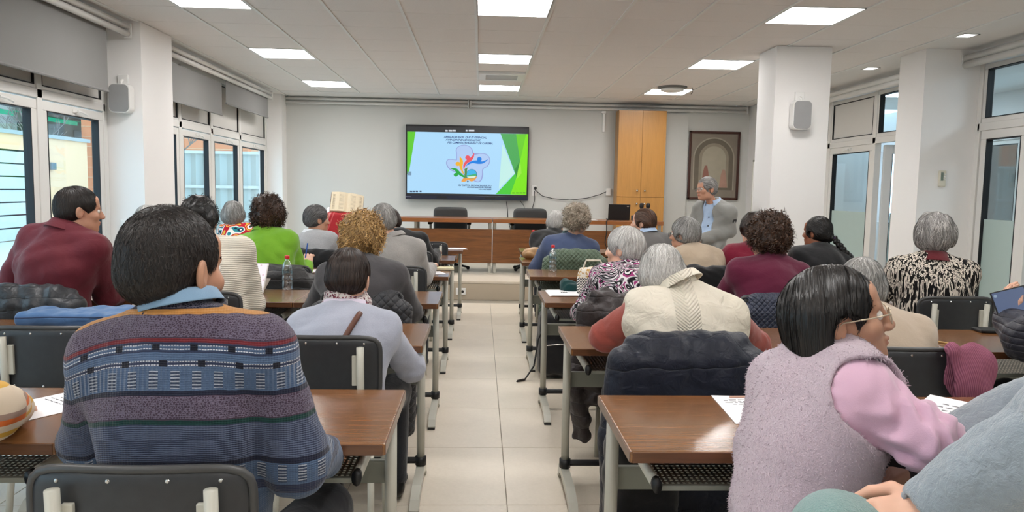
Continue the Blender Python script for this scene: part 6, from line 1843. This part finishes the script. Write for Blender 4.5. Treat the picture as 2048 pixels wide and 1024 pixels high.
for k in range(4): t.box(-.02 + .011 * k, -.013 + .011 * k, -.02, .02, .0068, .0071)
t.build('print_lines', M['ink'], O)
sheet('white sheet on the nearest left desk at the left edge', tuple(on_desk(70, 818)), .20, .28, -35, 3)
sheet('printed white sheet on the nearest right desk left of the lavender vest', tuple(on_desk(1515, 820)), .21, .29, -4, 4)
O = empty('pencil', tuple(on_desk(1490, 797)), R(2)); tag(O, 'pale wooden pencil at the far edge of the nearest right desk', 'pencil'); MB().tube([(-.05, 0, .005), (.06, 0, .005)], .004, 6).build('shaft', plain('pencil_wood', sr(200, 160, 140), .6), O); MB().tube([(.06, 0, .005), (.075, 0, .005)], [.004, .0008], 6).build('tip', M['black'], O)
O = sheet('green leaflet on the nearest right desk', tuple(on_desk(1885, 830)), .17, .11, 4, 0, 1, 'leaflet', mat=plain('green_print', sr(96, 206, 76), .6), ink=False)
MB().box(-.03, .05, -.045, -.01, .0013, .0016).build('white_field', M['paper'], O)
O = sheet('long printed programme sheet with yellow marks held over the nearest right desk', tuple(at(1905, 850, 1.62)), .20, .28, -52, 9, 1, 'printed_sheet', tilt=10)
t = MB()
for k in range(2): t.box(.02, .06, .02 - .02 * k, .032 - .02 * k, .0014, .0017)
t.build('marker_stripe', M['ink_y'], O)
sheet('white sheet on the farthest right desk', (.72, 8.02, DZ), .2, .2, 10, 2)
sheet('white sheets on the dais table left of the laptop', (1.50, 10.32, ZD + .762), .25, .2, 0, 0, 3, ink=False)
sheet('white sheet beside the green sleeve on the fourth left desk', tuple(on_desk(626, 542)), .2, .2, 10, 2)
O = empty('wood_pencil', tuple(on_desk(1870, 684)), R(-50)); tag(O, 'pencil lying on the second right desk beside the pink hat', 'pencil'); MB().tube([(-.07, 0, .004), (.06, 0, .004)], .004, 6).build('shaft', plain('yellow_pencil', sr(206, 170, 110), .5), O); MB().tube([(.06, 0, .004), (.072, 0, .004)], [.004, .0006], 6).build('tip', M['black'], O)
for px, py, Y, lab in ((856, 512, 6.95, 'blue ballpoint pen in the hand of the person in black'), (610, 505, 5.66, 'blue ballpoint pen held by the green sweater')):
    p = at(px, py, Y); O = empty('ballpoint_pen', tuple(p)); tag(O, lab, 'pen', 'blue pens'); MB().tube([(0, 0, -.06), (.015, .02, .07)], .0048, 8).build('barrel', plain('blue_plastic', sr(30, 90, 190), .4), O); MB().tube([(0, 0, -.06), (-.002, -.003, -.075)], [.0045, .001], 8).build('tip', M['chrome'], O)

# ---------------------------------------------------------------- laptops, tablets, phone
def ui_screen(name, base, blobs):
    m = Mt(name, .3); v = m.voro(34, out=0); c = m.voro(34, out=1)
    col = m.mix(v.lt(.22), base, blobs); m.col((.02, .02, .02)); n = m.b.inputs['Emission Color']; m.nt.links.new(col.k, n); m.set(Emission_Strength=.9); return m.m
def laptop(label, p, rz, w=.32, d=.22, open_=108, scr=None, back=None, body=None, mark=False):
    L = empty('laptop', p, R(rz)); tag(L, label, 'laptop')
    MB().box(-w / 2, w / 2, -d / 2, d / 2, 0, .016, .004).build('base', body or M['black'], L)
    kb = MB()
    for r_ in range(4):
        for c in range(11): kb.box(-w * .42 + c * w * .077, -w * .42 + c * w * .077 + .018, -.01 + .021 * r_, .007 + .021 * r_, .016, .018)
    kb.build('keyboard', M['gasket'], L)
    lid = empty('lid', (0, d / 2, .014)); lid.parent = L; lid.rotation_euler = (R(90 - open_), 0, 0)
    MB().box(-w / 2, w / 2, 0, .008, 0, d, .003).build('lid_shell', back or M['black'], lid)
    MB().box(-w / 2 + .008, w / 2 - .008, -.001, 0, .012, d - .008).build('display', scr or emis('laptop_screen', sr(150, 170, 210), .8), lid)
    if mark: MB().box(-w / 2 + .02, -w / 2 + .05, .008, .0085, d - .035, d - .025).build('lid_mark', M['chrome'], lid)
laptop('open laptop with a pale lilac screen in front of the burgundy shirt', tuple(on_desk(238, 578)), -8, scr=ui_screen('lilac_ui', sr(214, 210, 236), sr(150, 140, 210)), open_=105, w=.34, d=.23)
laptop('black laptop seen from behind on the right dais table', (1.985, 10.62, ZD + .762), 178, mark=True, open_=100, w=.31, d=.215)
def tablet(label, p, Rm, w, h, scr, case, stand=True):
    T = empty('tablet', p); tag(T, label, 'tablet'); T.rotation_euler = Rm
    MB().box(-w / 2, w / 2, 0, .009, 0, h, .004).build('case', case, T)
    MB().box(-w / 2 + .006, w / 2 - .006, -.001, 0, .006, h - .006, .0004, 1).build('display', scr, T)
    if stand: MB().box(-w / 2 + .01, w / 2 - .01, .009, .012, .0, h * .7).build('folding_stand', plain('grey_cover', sr(170, 160, 150), .7), T); T.children[-1].rotation_euler = (R(-28), 0, 0)
p = on_desk(492, 590); tablet('white tablet standing on the third left desk', (p[0], p[1] + .08, DZ + .002), (R(-22), 0, R(-14)), .17, .19, ui_screen('white_ui', sr(238, 232, 236), sr(222, 190, 204)), M['white'])
p = at(2042, 655, 2.98); tablet('dark tablet held up at the right edge', tuple(p), (R(-14), R(-20), R(-30)), .13, .17, ui_screen('dark_ui', sr(60, 78, 112), sr(120, 140, 160)), M['black'], False)
p = on_desk(1988, 664); O = empty('phone_case', tuple(p), R(-8)); tag(O, 'closed black phone case on the second right desk', 'phone case'); MB().box(-.085, .075, -.05, .05, 0, .016, .006).build('cover', M['black'], O); MB().box(-.08, .07, -.052, -.05, .004, .012).build('page_edge', M['gasket'], O)

# microphones and a small box on the dais
for k, px in enumerate((1283, 1296)):
    p = at(px, 420, 10.5); O = empty('microphone', (p[0], 10.5, ZD + .762)); tag(O, ('black microphone on the dais table, nearer the laptop', 'black microphone on the dais table, farther from the laptop')[k], 'microphone', 'dais microphones')
    MB().lathe([(.045, 0), (.045, .012), (.012, .018), (.012, .10), (.016, .14), (.019, .18)], n=16).build('handle', M['black'], O, True); MB().lathe([(.02, .18), (.03, .19), (.031, .225), (.024, .245), (.008, .25)], n=16).build('head', plain('mic_mesh', sr(26, 26, 28), .6, bump=.4, bscale=800), O, True)
O = empty('device_box', (2.30, 10.55, ZD + .762)); tag(O, 'low dark grey device box on the dais table right of the laptop', 'device'); MB().box(-.12, .14, -.08, .08, 0, .07, .01).build('case', plain('dark_grey_case', sr(48, 52, 58), .5), O); MB().box(-.1, .12, -.083, -.08, .02, .05).build('front_panel', M['black'], O)
tag(MB().tube([(1.86, 10.55, 1.012), (1.80, 10.35, 1.012), (1.76, 10.215, 1.012), (1.755, 10.205, .99), (1.76, 10.21, .85), (1.74, 10.20, .70), (1.77, 10.205, .60)], .007, 6).build('cable', M['black'], None, True), 'black cable hanging from the laptop in front of the dais table', 'cable')

# ---------------------------------------------------------------- lectern with a red striped cloth and an open book
p = at(690, 440, 9.0); lx, ly = p[0], 9.0
Lc = empty('lectern', (lx, ly, 0)); tag(Lc, 'dark wooden lectern draped with a red and white striped cloth', 'lectern')
zt = at(690, 425, 9.0)[2]
MB().box(-.22, .22, -.16, .16, 0, .04, .006).build('base', M['walnut'], Lc); MB().box(-.05, .05, -.05, .05, .04, zt - .1, .004).build('post', M['walnut'], Lc)
MB().box(-.24, .24, -.17, .17, -.015, .015, .004, M=Matrix.Translation((0, 0, zt - .02)) @ Matrix.Rotation(R(22), 4, 'X')).build('desk_board', M['walnut'], Lc)
S = Sdf(); S.box((0, -.10, zt - .30), (.20, .08, .30), None, .03, k=.02); folds(S, 41, .010, 24, (1, 1, .05))
organic('cloth', S, .012, stripes_material('red_striped_cloth', [(0, sr(176, 16, 30)), (.30, sr(216, 130, 126)), (.42, sr(176, 16, 30)), (.55, sr(206, 90, 90)), (.62, sr(176, 16, 30))], 5, 0, -.35), Lc)
Bk = empty('open_book', tuple(at(692, 427, 8.9)), R(0)); tag(Bk, 'large open book with cream pages on the lectern', 'book'); Bk.rotation_euler = (R(56), R(7), R(12))
for sx in (-1, 1):
    pg = MB(); pts = [(0, .03), (.03 * 1, .045), (.10, .042), (.19, .02), (.19, 0), (0, 0)]
    pg.prism([(sx * a, b) for a, b in pts], 0, .27, 'xz')
    o = pg.build('page_block', plain('cream_book_pages', sr(220, 206, 178), .8, var=.05, scale=60), Bk); 
    tx = MB()
    for c in (0, 1):
        for r_ in range(12): tx.box(sx * (.035 + .075 * c) - (.06 if sx < 0 else 0), sx * (.035 + .075 * c) + (0 if sx < 0 else .06), .03 + .018 * r_, .036 + .018 * r_, .040 - .012 * c, .0445 - .012 * c)
    tx.build('text_lines', plain('book_ink', sr(190, 176, 152), .8), Bk)
MB().box(-.195, .195, -.005, .275, -.012, -.0005, .002).build('cover', plain('dark_red_cover', sr(70, 26, 26), .5), Bk)

# ---------------------------------------------------------------- bags
def bag(name, label, cat, S, mat, org, vox=.009, fine=()):
    o = organic(name, S, vox, mat, None, origin=org, fine=fine); o.location = tuple(float(v) for v in org); tag(o, label, cat); return o
p = on_desk(150, 648); S = Sdf(); c = p + np.array([0, .02, .028])
S.box(c, (.235, .10, .030), rot(-4), .026, k=.03); S.box(c + np.array([.12, .05, .01]), (.13, .06, .025), rot(20), .02, k=.03); folds(S, 61, .005, 26)
o = bag('cloth_bag', 'flat blue zipped cloth bag on the second left desk', 'bag', S, fabric('blue_nylon', sr(70, 106, 150), .6, 500, .6), p)
MB().tube([(-.2, -.11, .045), (-.05, -.115, .052), (.12, -.105, .05), (.24, -.06, .045)], .004, 6).build('zip', plain('zip_blue', sr(44, 70, 110), .5), o)
p = on_desk(1066, 519); S = Sdf(); c = p + np.array([0, .05, .045])
S.ell(c, (.10, .07, .05), k=.03); S.ell(c + np.array([.02, .0, .03]), (.075, .05, .035), k=.03); S.ell(c + np.array([.10, -.02, -.02]), (.06, .05, .03), k=.03); folds(S, 63, .006, 50)
o = bag('leather_handbag', 'crumpled tan leather handbag on the fifth right desk', 'handbag', S, plain('tan_leather', sr(170, 132, 88), .42, var=.3, scale=18, bump=.3, bscale=60), p, .007)
MB().tube([(.10, .0, .06), (.15, -.02, .05), (.19, -.03, .02), (.15, -.05, .012)], .008, 6).build('strap', plain('brown_strap', sr(92, 56, 36), .5), o)
p = on_desk(1180, 590); S = Sdf(); c = p + np.array([0.03, .02, .085]); S.box(c, (.105, .055, .085), rot(-12), .03, k=.02); folds(S, 65, .005, 30)
_m = Mt('woven_chevron', .85); x_, y_, z_ = _m.xyz(); zz = ((z_ * 60) + ((x_ * 32).frac() - .5).abs() * 3.0).frac()
_m.col(_m.mix(z_.gt(.11), _m.mix(zz.lt(.5), sr(226, 222, 214), sr(30, 32, 44)), _m.mix(_m.noise(60, 2).gt(.55), sr(226, 220, 206), sr(190, 150, 90)))); 
o = bag('woven_bag', 'black and white chevron woven bag on the third right desk', 'bag', S, _m.m, p, .007)
MB().tube([(-.05, 0, .165), (-.03, 0, .22), (.06, .01, .22), (.09, .01, .165)], .006, 6).build('handle', M['offwhite'], o)
p = on_desk(1142, 584); S = Sdf(); S.ell(p + np.array([0, .03, .028]), (.06, .05, .032), k=.02); S.ell(p + np.array([-.03, .05, .05]), (.04, .04, .03), k=.02); folds(S, 67, .006, 60); bag('folded_scarf', 'crumpled dark green scarf beside the woven bag', 'scarf', S, K['teal'], p, .007)
def backpack(label, x, y, z0, h=.44, w=.15, d=.10, rz=0, mat=None, straps=True):
    S = Sdf(); Q = rot(rz); c = np.array([x, y, z0 + h / 2])
    S.box(c, (w, d, h / 2), Q, .06, k=.03); S.box(c + Q @ np.array([0, -d * .95, -h * .18]), (w * .8, .035, h * .24), Q, .03, k=.02); folds(S, int(x * 100) % 91, .005, 30)
    o = bag('backpack', label, 'backpack', S, mat or fabric('black_backpack_nylon', sr(22, 22, 25), .6, 500, .5), (x, y, z0))
    if straps:
        MB().tube([(-w * .6, -.08, h * .9), (-w * 1.05, -.10, h * .6), (-w * 1.25, -.11, h * .2), (-w * 1.7, -.16, .012), (-w * 2.1, -.2, .008)], .018, 8, sx=.35).build('strap', M['black'], o, True)
    MB().tube([(-.04, 0, h - .01), (0, 0, h + .05), (.04, 0, h - .01)], .009, 8).build('grab_handle', M['black'], o, True)
    MB().tube([(-w * .8, -d - .035, h * .52), (0, -d - .045, h * .55), (w * .8, -d - .035, h * .52)], .004, 6).build('zip', M['chrome'], o)
backpack('black backpack on the floor beside the aisle under the fourth right desk', .60, 5.50, 0, .50, .15, .11, 4)
backpack('dark backpack leaning under the second right row behind the nearest desk', .56, 2.42, 0, .62, .12, .09, 10, straps=False)
backpack('black backpack on the low white cupboard by the left pillar', -2.82, 6.55, .55, .45, .13, .10, 0, straps=False)
O = MB().box(-3.02, -2.60, 6.42, 6.70, 0, .55, .01).build('low_cupboard', M['panelw']); tag(O, 'low white cupboard against the left pillar under a black backpack', 'cupboard')
